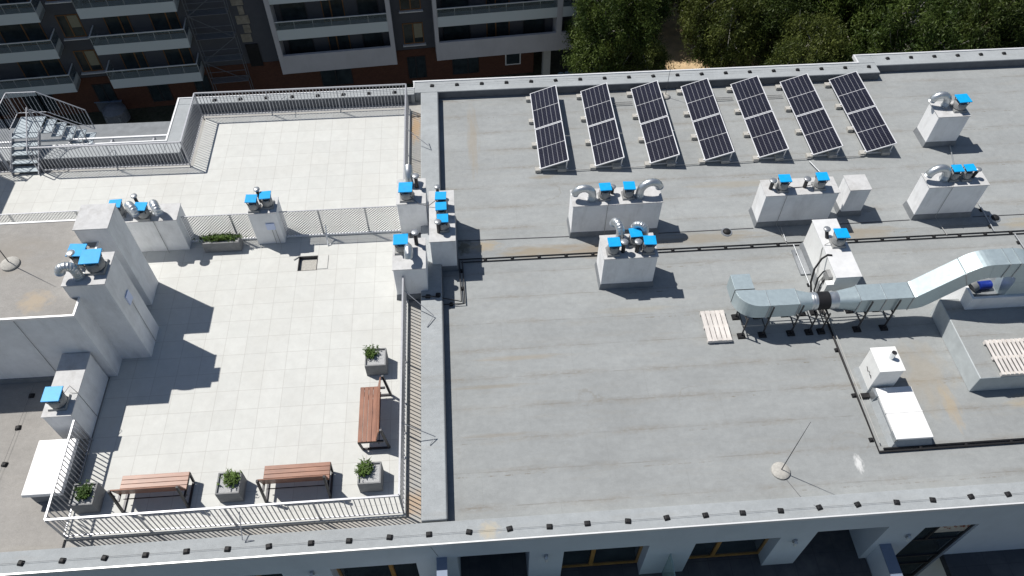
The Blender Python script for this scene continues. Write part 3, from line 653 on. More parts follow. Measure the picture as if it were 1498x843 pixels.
# ------------------------------------------------------------------ benches (long axis X, backrest on -Y side)
def make_bench():
    t=thing('bench',(0,0,0),'','bench','timber benches on the terrace')
    for i in range(4):
        y=.035+i*.117; MB().box(-.82,.82,y,y+.108,.425,.46).build('seat_slat',M['woodx'],t,.004)
    for i in range(4):
        m=MB(); m.mbox(Matrix.Translation((0,.012-.031*i,.492+.124*i))@Matrix.Rotation(R(14),4,'X'),1.64,.03,.120); m.build('backrest_slat',M['woodx'],t,.004)
    for s in (-.80,.80):
        m=MB(); m.bar((s,-.27,.025),(s,.42,.025),.05,.05); m.bar((s,-.27,.02),(s,-.155,1.0),.05,.06); m.bar((s,.42,.02),(s,.48,.42),.05); m.bar((s,-.16,.40),(s,.49,.40),.05)
        m.build('leg_frame',M['darkmetal'],t)
    MB().bar((-.78,-.02,.22),(.78,-.02,.22),.02).build('cross_bar',M['darkmetal'],t)
    return t
b=make_bench(); b.location=(-8.22,8.70,.001); b['label']='timber bench at lower left, between the corner planter and the middle planter'
dup(b,(-4.72,8.72,.001),0.,'timber bench at lower middle, right of the middle planter')
b3=dup(b,(-2.75,10.53,.001),R(90),'timber bench set crosswise along the right railing')
for ch in b3.children:
    if 'slat' in ch.name: ch.data=ch.data.copy(); ch.data.materials[0]=M['woody']

# ------------------------------------------------------------------ solar arrays
def make_array():
    t=thing('solar_array',(0,0,0),'','solar array','solar arrays on the roof')
    W=1.03; th=math.asin(.35/W); zl=.2
    def P3(u,v,n=0): return (u*math.cos(th)-n*math.sin(th),v,zl+u*math.sin(th)+n*math.cos(th))
    L=2.03
    for k in range(2):
        y0=k*(L+.03); y1=y0+L
        m=MB(); fr=.028
        def slab2(u0,u1,v0,v1,n0,n1): m.hexa([P3(u0,v0,n0),P3(u1,v0,n0),P3(u1,v1,n0),P3(u0,v1,n0),P3(u0,v0,n1),P3(u1,v0,n1),P3(u1,v1,n1),P3(u0,v1,n1)])
        slab2(0,fr,y0,y1,-.03,.008); slab2(W-fr,W,y0,y1,-.03,.008); slab2(fr,W-fr,y0,y0+fr,-.03,.008); slab2(fr,W-fr,y1-fr,y1,-.03,.008)
        o=m.build('solar_panel',M['alu'],t)
        g=MB(); a=fr;b_=W-fr; c_=y0+fr;d_=y1-fr
        g.add([P3(a,c_,0),P3(b_,c_,0),P3(b_,d_,0),P3(a,d_,0)],[(0,1,2,3)]); g.uv=[(0,0),(1,0),(1,1),(0,1)]
        g.build('cell_sheet',M['solar'],o)
        g=MB(); g.add([P3(a,c_,-.01),P3(b_,c_,-.01),P3(b_,d_,-.01),P3(a,d_,-.01)],[(3,2,1,0)]); g.build('backing_sheet',M['white'],o)
    for v in (.10,1.38,2.66,3.94):
        m=MB(); m.bar(P3(-.04,v,-.045),P3(W-.02,v,-.045),.035); m.bar((W*math.cos(th)-.06,v,.06),P3(W-.06,v,-.05),.035); m.bar((-.12,v,.07),(W-.05,v,.07),.04,.03)
        m.build('support_frame',M['alu'],t)
        MB().box(-.16,.04,v-.09,v+.10,0,.13).build('ballast_block',M['concrete'],t,.01)
        MB().box(W-.42,W-.12,v-.10,v+.10,0,.13).build('ballast_block',M['concrete'],t,.01)
    return t
names=['leftmost solar array of the seven','second solar array from the left','third solar array from the left, beside the small lightning rod','fourth solar array, in the middle of the row','fifth solar array from the left, third from the right','sixth solar array from the left, next to the last','rightmost solar array of the seven']
A0=None
for i in range(7):
    loc=(2.43+1.906*i,19.78+.008*i,.001)
    if i==0: A0=make_array(); A0.location=loc; A0['label']=names[0]
    else: dup(A0,loc,None,names[i])
for i in (0,1,2,3,4,5):
    pass
def pipe_run(name,label,paths,r,mat='black',blocks=(),group=None,cat='pipes',bs=.12):
    t=thing(name,(*paths[0][0][:2],0),label,cat,group)
    for p in paths: m=MB(t.location); m.tube(p,r,8); m.build('pipe',M[mat],t)
    for x,y in blocks: MB(t.location).frustum(x-bs/2+.03,x+bs/2-.03,y-bs/2+.02,y+bs/2-.02,0,.075,.03).build('support_block',M['black'],t,.008)
    return t
tag(pipe_run('cable_conduit','',[[(3.2+1.906*i,19.80,.06),(4.3+1.906*i,19.81,.06)] for i in range(6)],.018,'conduit'),'thin grey conduits linking the near ends of the solar arrays','conduit')
tag(pipe_run('cable_conduit','',[[(3.2+1.906*i,23.20,.06),(4.3+1.906*i,23.21,.06)] for i in (1,3,4)]+[[(3.2+1.906*i,23.32,.06),(4.3+1.906*i,23.33,.06)] for i in (1,3,4)],.018,'conduit'),'paired grey conduits linking the far ends of the solar arrays','conduit')

# ------------------------------------------------------------------ pipe runs on the roof
def lin(a,b,n): return [(a[0]+(b[0]-a[0])*i/(n-1),a[1]+(b[1]-a[1])*i/(n-1)) for i in range(n)]
pipe_run('twin_pipe_run','pair of thin black-edged pipes on blocks running right across the grey roof',[[(-.46,16.06,.03),(8,16.03,.03),(BX1-1,15.99,.03)],[(-.40,15.94,.03),(8,15.91,.03),(BX1-1,15.87,.03)]],.017,'black',lin((.35,16.0),(22.4,15.93),27),bs=.11)
pipe_run('twin_pipe_run','short dark pipes dropping from the long run beside the dividing wall',[[(-.46,16.03,.09),(-.44,14.36,.09),(-1.3,14.38,.40),(-1.6,14.38,.40)],[(-.36,15.93,.09),(-.34,14.28,.09),(-1.0,14.28,.09)]],.02,'darkmetal',[(-.42,15.6),(-.75,14.33),(-.4,14.9)])
pipe_run('twin_pipe_run','pair of pale and dark pipes running down beside the white cabinet hatch',[[(10.33,13.9,.10),(10.335,11,.10),(10.35,8.9,.10)]],.013,'conduit',[(10.22,11.9),(10.20,10.4),(10.20,9.05)])
pipe_run('twin_pipe_run','thick black pipes bending round below the white hatch to the right edge',[[(10.24,13.9,.08),(10.25,11,.08),(10.27,8.68,.05),(16,8.70,.05),(BX1-1,8.74,.05)],[(10.42,8.76,.05),(16,8.78,.05),(BX1-1,8.82,.05)]],.032,'black',lin((11.4,8.72),(20,8.76),8))
for (a,b,lab) in (((17.05,20.1),(16.78,19.15),'thin grey conduit leaving the far right chimney block'),((11.83,19.66),(12.02,19.1),'thin grey conduit below the sixth solar array'),((9.95,16.7),(9.95,16.05),'thin pale conduit in front of the long two-lid block'),
   ((16.81,17.25),(16.77,16.0),'grey conduit on blocks right of the right-edge chimney block'),((17.37,15.85),(17.42,14.2),'grey conduit on blocks running to the duct elbow'),((10.14,15.9),(10.16,13.9),'grey conduit left of the white cabinet')):
    pipe_run('short_conduit',lab,[[(*a,.07),(*b,.07)],],.022,'greymetal',[(a[0],a[1]*.8+b[1]*.2),(b[0],b[1]*.8+a[1]*.2)] if abs(a[1]-b[1])>1 else [])
for k,(x0,x1,y0,y1) in enumerate(((-.5,3.1,16.86,16.80),(5.98,9.08,16.74,16.74),(11.56,14.28,16.72,16.74),(16.4,24,16.73,16.7))):
    tag(MB((x0,y0,0)).bar((x0,y0,.012),(x1,y1,.012),.018).build('ground_cable',M['cable'],None,0,(x0,y0,0)),'thin dark cable on the roof '+('left of the block with two outward curved pipes','passing the round black drain','between the bare white block and the right-edge block','right of the right-edge block')[k],'cable','cables along the chimney fronts')
for (x,y,lab) in ((8.18,16.63,'round black roof drain between two long chimney blocks'),(17.1,16.62,'round roof drain in the shade at the right edge')):
    t=thing('roof_drain',(x,y,0),lab,'drain','roof drains'); m=MB(t.location); m.cyl(x,y,0,.03,.19,.17,18); m.build('flange',M['greymetal'],t); m=MB(t.location); m.dome(x,y,.03,.13,.08); m.build('strainer',M['black'],t)

# ------------------------------------------------------------------ lightning rods and holders
def rod(x,y,z,h,label,br=.24):
    t=thing('lightning_rod',(x,y,z),label,'lightning rod','lightning rods'); m=MB(t.location)
    m.tube([(x,y,z),(x,y,z+.05),(x,y,z+.09),(x,y,z+.11)],br,20,True,[br,br,br*.8,br*.4]); m.build('concrete_base',M['concrete'],t)
    m=MB(t.location); m.tube([(x,y,z+.1),(x,y,z+h*.5),(x,y,z+h)],.01,6,True,[.014,.010,.005]); m.build('mast',M['cable'],t)
    for a in (R(20),R(140),R(260)): pass
    return t
rod(7.56,8.35,0,2.6,'white-based lightning rod standing near the lower eave')
rod(-12.2,14.30,2.865,2.6,'lightning rod with concrete base on the stair house roof')
rod(7.53,23.60,0,1.35,'small lightning rod by the third solar array',.18)
def holder():
    t=tag(MB().frustum(-.05,.05,-.045,.045,0,.065,.03).build('conductor_holder',M['black'],None,.015,(0,0,0)),'','conductor holder')
    return t
h0=holder(); first=True
def put(x,y,z,label,group):
    global first
    if first: o=h0; first=False
    else: o=h0.copy(); COL.objects.link(o)
    o.location=(x,y,z); o['label']=label; o['group']=group; o.rotation_euler=(0,0,random.uniform(-.25,.25)); return o
for i in range(36):
    x=-10.94+i*.953+random.uniform(-.03,.03)
    put(x,7.19+random.uniform(-.012,.012),pz,'black conductor holder on the near eave of the roof','black wire holders along the near eave')
xs_=-9.1
for i in range(8): put(-9.2+i*.942,24.13,pz-.002,'black conductor holder on the far parapet behind the terrace railing','black wire holders on the far terrace parapet')
for i in range(19): put(-1.206+i*.932,24.42,pz,'black conductor holder on the far parapet behind the solar panels','black wire holders on the far parapet')
for i in range(8): put(16.48+i*.935,24.88,pz+.003,'black conductor holder on the stepped far parapet at the right','black wire holders on the stepped parapet')
for (x,y) in ((-12.36,11.02),(-12.375,9.96),(-12.3,12.0)): put(x,y,0,'black conductor holder on the low roof at the left edge','black wire holders on the left low roof')
for (x,y) in ((-1.42,14.42),(-1.12,14.46)): put(x,y,pz+.004,'black conductor holder in the shade on the dividing wall','black wire holders on the dividing wall')
def wire(pts,label,r=.0035):
    m=MB(pts[0]); m.tube(pts,r,5); o=m.build('conductor_wire',M['cable'],None,0,pts[0]); tag(o,label,'wire','lightning conductor wires')
wire([(-18,7.19,pz+.045),(0,7.19,pz+.045),(24,7.19,pz+.045)],'thin wire threaded through the holders along the near eave')
wire([(-1.3,24.42,pz+.065),(15.6,24.42,pz+.065)],'thin wire along the far parapet behind the panels',.003)
wire([(-9.3,24.13,pz+.065),(-1.9,24.13,pz+.065)],'thin wire along the far terrace parapet',.004)
wire([(-12.3,12.3,.07),(-12.38,9.9,.07),(-12.45,8.5,.07),(-12.6,7.25,pz+.06)],'thin wire on the low roof at the left edge')
wire([(7.6,8.2,.02),(7.9,7.55,.02),(8.0,7.25,pz+.03)],'thin wire from the near lightning rod to the eave',.004)

# ------------------------------------------------------------------ pallets
def pallet(name,x0,x1,y0,y1,z,nb,label,wear):
    t=thing(name,((x0+x1)/2,(y0+y1)/2,z),label,'pallet','wooden pallets'); o=t.location
    w=(x1-x0)/nb
    for i in range(nb):
        a=x0+i*w; g=w*(.14 if wear else .34); MB(o).box(a,a+w-g,y0+random.uniform(-.01,.01),y1+random.uniform(-.01,.01),z+.115,z+.14).build('deck_board',M['pallet'],t,.003)
    for yy in (y0+.05,(y0+y1)/2,y1-.05):
        MB(o).box(x0,x1,yy-.045,yy+.045,z+.02,z+.112).build('bearer',M['pallet'],t)
    return t
pallet('wooden_pallet',6.58,7.30,12.38,13.46,0.,5,'weathered pallet lying on the open roof left of the duct',1)
pallet('wooden_pallet',13.97,15.55,10.30,11.42,.69,13,'grey slatted pallet lying on the raised plinth at the right edge',0)

# ------------------------------------------------------------------ raised plinth, air unit, duct
t=thing('raised_plinth',(15.5,11.5,0),'grey membrane-covered plinth carrying a pallet, at the right edge','plinth'); o=t.location
MB(o).box(13.42,19,10.3,13.0,0,.69).build('plinth_body',M['silver'],t,.02)
MB(o).box(13.44,18.98,10.32,12.98,.69,.694).build('plinth_top',M['membrane'],t)
t=thing('air_handling_unit',(16,13.2,0),'pale equipment curb with blue motor under the raised duct','air unit'); o=t.location
m=MB(o); m.box(13.98,18.5,12.57,12.65,.3,1.2).box(13.98,14.06,12.65,13.9,0,1.2).box(14.06,18.5,13.82,13.9,0,1.2)
m.build('curb_wall',M['plaster'],t,.01)
MB(o).box(14.06,18.4,12.65,13.82,.3,1.0).build('curb_top',M['upstand'],t)
m=MB(o); m.tube([(14.42,13.1,1.10),(14.78,13.12,1.10)],.13,16); m.build('motor',M['bluemotor'],t)
m=MB(o); m.tube([(14.95,13.25,1.14),(15.8,13.3,1.18)],.26,18); m.build('round_duct',M['gal'],t)
m=MB(o); m.tube([(14.2,13.15,1.05),(14.33,13.2,1.12)],.24,18); m.build('fan_inlet',M['fanbody'],t)
m=MB(o); m.tube([(15.2,12.95,1.4),(15.25,12.8,1.15),(15.1,12.72,1.0),(15.0,12.9,1.05)],.018,8); m.build('white_hose',M['flash'],t)
m=MB(o); m.box(15.9,16.6,12.8,13.4,1.0,1.5); m.build('housing',M['white'],t,.02)

d=thing('air_duct',(10.5,12.9,0),'long galvanised air duct on legs, rising to the right over the roof','duct'); o=d.location
yf,yb,zb_,zt2=12.64,13.20,.79,1.34
# end box + elbow
MB(o).box(7.31,7.87,13.27,13.82,zb_,zt2).build('duct_section',M['duct'],d,.004)
MB(o).box(7.302,7.878,13.247,13.267,zb_-.01,zt2+.008).build('flange',M['darkmetal'],d)
MB(o).box(7.36,7.82,13.82,13.826,zb_+.04,zt2-.04).build('dark_opening',M['black'],d)
poly=[(7.31,13.243)]
for i in range(0,11):
    a=math.pi+i/10*math.pi/2; poly.append((7.31+.64+.64*math.cos(a),13.243-.0+(-.0)+.603*math.sin(a)))
poly+= [(8.15,yf),(8.15,yb),(8.02,yb)]
for i in range(1,4): 
    a=math.pi*1.5-i/4*math.pi/2; poly.append((8.02+.15*math.cos(a),yb+.043+.043*math.sin(a)))
poly.append((7.87,13.243))
MB(o).prism(poly,zb_,zt2).build('duct_elbow',M['duct'],d,.003)
MB(o).box(8.153,9.0,yf,yb,zb_,zt2).build('duct_section',M['duct'],d,.004)
def taper(x0,x1,rect_first):
    n=24; cyc=(yf+yb)/2; czc=(zb_+zt2)/2; r=.25; hw=(yb-yf)/2; hz=(zt2-zb_)/2
    A=[];C_=[]
    for k in range(n):
        a=2*math.pi*k/n+math.pi/n; ca_,sa_=math.cos(a),math.sin(a); q=1/max(abs(ca_),abs(sa_))
        A.append((x0 if rect_first else x1,cyc+hw*ca_*q,czc+hz*sa_*q)); C_.append((x1 if rect_first else x0,cyc+r*ca_,czc+r*sa_))
    m=MB(o); m.add(A+C_,[(k,(k+1)%n,(k+1)%n+n,k+n) for k in range(n)]); m.smooth=True; return m
taper(9.003,9.42,True).build('transition',M['duct'],d)
m=MB(o); m.tube([(9.42,12.92,1.065),(9.46,12.92,1.065),(9.50,12.92,1.065),(9.54,12.92,1.065),(9.60,12.92,1.065)],.25,24,False,[.25,.265,.25,.265,.255]); m.build('round_collar',M['gal'],d)
m=MB(o); m.tube([(9.60,12.92,1.065),(9.95,12.92,1.065)],.262,24); m.build('black_sleeve',M['black'],d)
m=MB(o); m.tube([(9.95,12.92,1.065),(10.0,12.92,1.065),(10.06,12.92,1.065),(10.12,12.92,1.065),(10.2,12.92,1.065)],.25,24,False,[.26,.25,.268,.25,.25]); m.build('round_collar',M['gal'],d)
taper(10.2,10.74,False).build('transition',M['duct'],d)
MB(o).box(10.743,11.47,yf,yb,zb_,zt2).build('duct_section',M['duct'],d,.004); MB(o).box(11.475,12.25,yf,yb,zb_,zt2).build('duct_section',M['duct'],d,.004)
for x in (8.151,9.001,10.741,11.472,12.26):
    MB(o).box(x-.007,x+.007,yf-.008,yb+.01,zt2+.001,zt2+.010).box(x-.014,x+.014,yf-.018,yf-.003,zb_-.015,zt2).build('flange',M['greymetal'],d)
# rising part: outline in xz extruded over y
def xz(top,bot,name='duct_section'):
    n=len(top); pts=top+bot[::-1]; N=len(pts)
    m=MB(o); m.add([(x,yf,z) for x,z in pts]+[(x,yb,z) for x,z in pts],[tuple(range(N))[::-1] if False else tuple(range(N)),tuple(range(N,2*N))[::-1]]+[(i+N,(i+1)%N+N,(i+1)%N,i) for i in range(N)])
    return m.build(name,M['duct'],d,.003)
sx=(2.39-1.34)/(13.40-12.36)
xz([(12.28,zt2),(12.34,zt2+.04),(13.30,2.29)],[(12.28,zb_),(12.52,zb_+.02),(12.68,.87),(12.82,.99),(13.58,1.76)])
def arc(x0,z0,x1,z1,x2,z2,n=7): return [((1-k/n)**2*x0+2*(k/n)*(1-k/n)*x1+(k/n)**2*x2,(1-k/n)**2*z0+2*(k/n)*(1-k/n)*z1+(k/n)**2*z2) for k in range(n+1)]
xz(arc(13.302,2.292,13.62,2.60,13.95,2.61),arc(13.582,1.762,13.80,2.02,14.08,2.05),'duct_elbow')
xz([(13.953,2.61),(14.40,2.61)],[(14.083,2.05),(14.40,2.05)])
xz([(14.403,2.61),(14.70,2.61)],[(14.403,2.05),(14.70,2.05)])
ar=[(14.703+.85*math.sin(a),1.76+.85*math.cos(a)) for a in [i/12*math.pi/2 for i in range(13)]]; br=[(14.703+.22*math.sin(a),1.76+.29*math.cos(a)) for a in [i/12*math.pi/2 for i in range(13)]]
xz(ar,br,'duct_elbow')
xz([(14.923,1.758),(15.553,1.758)],[(14.923,1.0),(15.553,1.0)])
for (a,b) in (((13.301,2.30),(13.58,1.75)),((14.401,2.62),(14.401,2.04)),((14.702,2.62),(14.702,2.04))):
    m=MB(o); m.bar((a[0],yf-.012,a[1]),(b[0],yf-.012,b[1]),.02); m.bar((a[0],yf-.012,a[1]+.004),(a[0],yb+.012,a[1]+.004),.010); m.build('flange',M['greymetal'],d)
# legs
for x in (7.62,8.24,9.08,9.62,9.98,11.05,11.85):
    m=MB(o)
    for yy in (yf-.06,yb+.06): m.bar((x,yy,.05),(x,yy,zt2 if (yy<yf and x in (8.24,9.08,11.05,11.85)) else zb_+.1),.035)
    m.bar((x,yf-.08,zb_-.045),(x,yb+.08,zb_-.045),.04); m.bar((x,yf-.06,.35),(x,yb+.06,.35),.025)
    m.build('support_leg',M['darkmetal'],d)
    for yy in (yf-.06,yb+.06): MB(o).frustum(x-.09,x+.09,yy-.08,yy+.08,0,.06,.025).build('rubber_foot',M['black'],d)
MB(o).bar((7.6,12.70,.34),(12.0,12.70,.34),.025).bar((7.6,13.15,.34),(12.0,13.15,.34),.025).build('long_brace',M['conduit'],d)

# white cabinet with fan and cable bundle
c=thing('white_cabinet',(10.77,14.7,0),'white cabinet block with a blue lid and black cables on its side','cabinet'); o=c.location
MB(o).box(10.40,11.13,13.60,15.86,.02,1.19).build('body',M['white'],c,.012); MB(o).box(10.38,11.15,13.58,15.88,1.19,1.22).build('top_slab',M['lightcap'],c,.006)
MB(o).frustum(10.39,11.14,13.59,15.87,0,.2,.06).build('membrane_skirt',M['upstand'],c)
fan(c,10.83,14.88,1.22,.38); cap(c,10.60,15.12,1.22,.25,.055,(-.05,.1))
MB(o).box(10.28,10.395,13.75,14.05,.55,1.05).build('junction_box',M['fanbody'],c,.01); MB(o).box(10.18,10.395,13.55,13.72,.2,.95).build('side_panel',M['white'],c,.01)
MB(o).box(10.02,10.33,14.7,15.7,0,.06).build('base_tray',M['greymetal'],c)
m=MB(o); m.tube([(10.52,14.42,1.23),(10.40,14.44,1.24),(10.24,14.40,1.12),(10.06,14.25,.85),(9.98,14.02,.50),(10.0,13.75,.22),(10.1,13.45,.08),(10.2,13.2,.07)],.03,10); m.build('thick_cable',M['black'],c)
for k in range(5):
    y0=14.15-.11*k; q=.035*k
    m=MB(o); m.tube([(10.40,y0,.86-.03*k),(10.30,y0-.01,.84-.03*k),(10.20+.01*k,y0-.05,.60),(10.12+q,13.90-.05*k,.26),(10.14+q,13.55,.10),(10.2+q,13.2,.07)],(.022,.014,.020,.012,.018)[k],8); m.build('cable',M['conduit' if k in (1,3) else 'black'],c)
m=MB(o); m.tube([(10.6,14.85,1.35),(10.45,14.84,1.25),(10.38,14.8,1.1),(10.36,14.5,.4),(10.3,14.3,.1)],.012,6); m.build('cable',M['conduit'],c)

# vent box and white hatch
v=thing('vent_box',(10.9,10.83,0),'white box with a short silver pipe on top, above the white hatch','vent box'); o=v.location
MB(o).box(10.57,11.23,10.46,11.20,.0,1.09).build('body',M['white'],v,.01); MB(o).box(10.55,11.25,10.44,11.22,1.09,1.11).build('top_slab',M['white'],v,.005)
MB(o).frustum(10.56,11.24,10.45,11.21,0,.18,.07).build('membrane_skirt',M['memb2'],v)
m=MB(o); m.tube([(11.0,10.86,1.1),(11.0,10.86,1.36)],.07,14,False); m.build('short_pipe',M['gal'],v); m=MB(o); m.tube([(11.0,10.86,1.345),(11.0,10.86,1.35)],.06,12); m.build('dark_mouth',M['darkmetal'],v)
m=MB(o)
for k in range(5): m.bar((10.555,10.60+.07*k,.55+.03*(k%3)),(10.545,10.66+.07*k,.62-.04*(k%2)),.012)
m.build('cable_ties',M['darkmetal'],v)
MB(o).box(10.35,10.60,10.28,10.42,0,.10).build('rubber_pad',M['black'],v,.01)
h=thing('roof_hatch',(11.15,9.6,0),'low white metal hatch with a cross ridge, beside the bend of the pipes','hatch'); o=h.location
MB(o).frustum(10.72,11.62,8.88,10.36,0,.33,.14).build('curb',M['memb2'],h,.01)
MB(o).box(10.68,11.66,8.84,9.60,.30,.385).box(10.68,11.66,9.615,10.385,.30,.383).build('lid',M['skylid'],h,.015)
MB(o).bar((10.68,9.607,.385),(11.66,9.607,.385),.03,.02).build('ridge',M['white'],h)
MB(o).box(10.66,10.72,8.84,9.1,.10,.36).build('hinge_bracket',M['gal'],h); MB(o).box(10.60,10.70,10.15,10.4,.05,.36).build('hinge_bracket',M['gal'],h)
m=MB(o); m.bar((10.63,10.1,.34),(10.63,8.95,.34),.015); m.build('side_rod',M['greymetal'],h)

# ------------------------------------------------------------------ opposite building
th_=R(4.4); OB=Vector((-26.9,51.5,0))
ob=thing('apartment_building',(OB.x,OB.y,GZ),'dark grey and brown apartment block with pale framed loggias, in the shade beyond the roof','building',None,th_)
def ub(u0,u1,n0,n1,z0,z1,mb=None): return (mb or MB()).box(u0,u1,n0,n1,z0-GZ,z1-GZ)
ZT=-6.5
ub(-22,36.3,1.5,13,-18.95,ZT).build('grey_wall',M['bdark'],ob)
ub(-22,33.0,1.46,12.9,GZ,-18.95).build('brick_wall',M['brick'],ob)
def obj_win(u0,u1,z0,z1,mul=None,n=1.46,frame='dimwood'):
    m=MB(); w_=.07
    ub(u0,u0+w_,n-.05,n-.002,z0,z1,m); ub(u1-w_,u1,n-.05,n-.002,z0,z1,m); ub(u0+w_,u1-w_,n-.05,n-.002,z1-w_,z1,m); ub(u0+w_,u1-w_,n-.05,n-.002,z0,z0+w_,m)
    for q in (mul or []): ub(q-.05,q+.05,n-.055,n-.003,z0+w_,z1-w_,m)
    f_=m.build('window',M[frame],ob); ub(u0+w_,u1-w_,n-.03,n-.004,z0+w_,z1-w_).build('pane',M['glass'],f_)
    return f_
for k in range(4):
    zb=-18.4+3*k
    for u0,u1,ml in ((-2.15,-.6,[-1.45]),(22.5,24.1,[23.3])):
        f_=obj_win(u0,u1,zb,zb+1.85,ml,1.5); ub(u0-.12,u1+.12,1.25,1.497,zb-.12,zb-.05).build('sill',M['flash'],f_); ub(ml[0]+.08,u1-.09,1.462,1.468,zb+.5+.3*(k%2),zb+1.75).build('blind_or_reflection',M['dimreflection'],f_)  # beige half pane stands in for sky reflected in the glass
for u0,u1,ml in ((-2.0,-.6,[-1.3]),(22.55,24.05,[23.25]),(-7.4,-5.2,[-6.3]),(2.0,3.6,[2.8]),(5.6,6.8,[6.2]),(15.5,18.0,[16.7]),(26.2,28.4,[27.5]),(-11,-9,[-10])):
    obj_win(u0,u1,-21.7,-19.6,ml,1.46,'darkmetal')
ub(30.6,31.9,1.38,1.44,-21.2,-19.4).build('white_frame_door',M['flash'],ob); ub(30.7,31.8,1.36,1.39,-21.1,-19.5).build('door_glass',M['glass'],ob)
# open balconies
def balcony(u0,u1,k):
    z=-19.1+3*k
    s_=ub(u0,u1,.06,1.49,z,z+.30).build('balcony',M['bslab'],ob)
    fr=MB(); ub(u0,u1,.0,.03,z-.02,z+.78,fr); ub(u0,u0+.03,.03,1.46,z-.02,z+.78,fr); ub(u1-.03,u1,.03,1.46,z-.02,z+.78,fr); fr.build('frosted_glass',M['frost'],s_)
    fr=MB(); ub(u0,u1,.0,.03,z+.78,z+1.50,fr); ub(u0,u0+.03,.03,1.46,z+.78,z+1.50,fr); ub(u1-.03,u1,.03,1.46,z+.78,z+1.50,fr); fr.build('clear_glass',M['clear'],s_)
    r=MB(); ub(u0-.02,u1+.02,-.02,.05,z+1.5,z+1.56,r); ub(u0-.02,u0+.05,.05,1.46,z+1.5,z+1.56,r); ub(u1-.05,u1+.02,.05,1.46,z+1.5,z+1.56,r)
    q=int((u1-u0)/1.0); [ub(u0+(u1-u0)*i/q-.02,u0+(u1-u0)*i/q+.02,.035,.07,z+.3,z+1.5,r) for i in range(q+1)]
    r.build('railing',M['flash'],s_)
    for a,b_ in ((.14,.40),(.62,.92)):
        A=u0+(u1-u0)*a; B2=u0+(u1-u0)*b_; obj_win(A,B2,z+.35,z+2.5,[(A+B2)/2+.2],1.5)
for k in range(4): balcony(.1,6.75,k); balcony(-12.6,-2.58,k)
# framed loggias
def frame(u0,u1,segs,k0):
    m=MB(); zb=-19.18
    ub(u0,u1,.02,1.49,zb,zb+.25,m)
    ub(u0,u1,.0,.22,zb+.0,-17.57,m)
    edges=[u0]+[e for s_ in segs for e in s_]+[u1]
    for i in range(0,len(edges),2): ub(edges[i],edges[i+1],-.012,1.49,zb-.004,ZT-1,m)
    m.build('pale_loggia_frame',M['bwhite'],ob)
    for k in range(1,4):
        z=-19.18+3*k
        for (a,b_) in segs:
            s_=ub(a+.004,b_-.004,.10,1.49,z,z+.28).build('loggia_slab',M['bslab'],ob)
            ub(a+.003,b_-.003,.03,.06,z-.02,z+.85).build('frosted_glass',M['frost'],s_); ub(a+.003,b_-.003,.03,.06,z+.85,z+1.5).build('clear_glass',M['clear'],s_)
            r=MB(); ub(a+.003,b_-.003,.0,.08,z+1.5,z+1.55,r); q=max(1,int((b_-a)/1.2)); [ub(a+.03+(b_-a-.06)*i/q-.02,a+.03+(b_-a-.06)*i/q+.02,.065,.10,z+.3,z+1.5,r) for i in range(q+1)]; r.build('railing',M['flash'],s_)
    for k in range(0,4):
        z=-19.18+3*k
        for (a,b_) in segs:
            if b_-a<2: continue
            L_=b_-a; obj_win(a+.4,a+L_*.28,z+.35,z+2.5,None,1.5,'darkmetal'); obj_win(a+L_*.42,a+L_*.62,z+.35,z+2.5,[a+L_*.5],1.5); obj_win(a+L_*.74,a+L_*.93,z+.35,z+2.5,None,1.5,'darkmetal')
frame(12.85,21.78,[(13.2,21.45)],0); frame(24.93,36.5,[(25.22,34.5),(34.92,36.02)],0)
ub(33.6,34.2,.3,.9,GZ,-19.19).build('concrete_column',M['concrete'],ob)
ub(33.0,36.3,1.52,12.9,-19.4,-18.96).build('undercroft_ceiling',M['concrete'],ob)
ub(-12,-8.5,-.8,1.4,GZ,GZ+.15).build('entrance_step',M['concrete'],ob)
# bare blocks beside the scaffold
m=MB()
for k in range(9): ub(10.25+.35*(k%2),11.0+.1*(k%3),1.44,1.498,-17.0+k*.78,-16.3+k*.78,m)
m.build('bare_blocks',M['insul'],ob)
ub(10.35,11.3,1.40,1.44,-19.2,-17.2).build('dark_opening',M['black'],ob)
# scaffold
sc_=thing('scaffold',(OB.x,OB.y,GZ),'steel scaffold with plank decks against the dark facade at upper left','scaffold',None,th_)
def sb_(a,b,w_=.05,m=None): return (m or MB()).bar((a[0],a[1],a[2]-GZ),(b[0],b[1],b[2]-GZ),w_)
for u in (7.2,10.05):
    for n_ in (.45,1.15):
        sb_((u,n_,GZ),(u,n_,-4)).build('upright',M['dimsteel'],sc_)
lv=[-19.75+1.97*k for k in range(8)]
for i,z in enumerate(lv):
    MB().box(7.2,10.05,.45,1.15,z-.05-GZ,z-GZ).build('deck',M['bdark' if False else 'greymetal'],sc_)
    m=MB(); sb_((7.2,.42,z),(10.05,.42,z),.05,m); sb_((7.2,.42,z+.5),(10.05,.42,z+.5),.035,m); sb_((7.2,.42,z+1.0),(10.05,.42,z+1.0),.035,m); m.build('guard_rail',M['dimsteel'],sc_)
    a,b=(7.2,10.05) if i%2 else (10.05,7.2)
    sb_((a,.40,z),(b,.40,z+1.97),.04).build('diagonal_brace',M['dimsteel'],sc_)

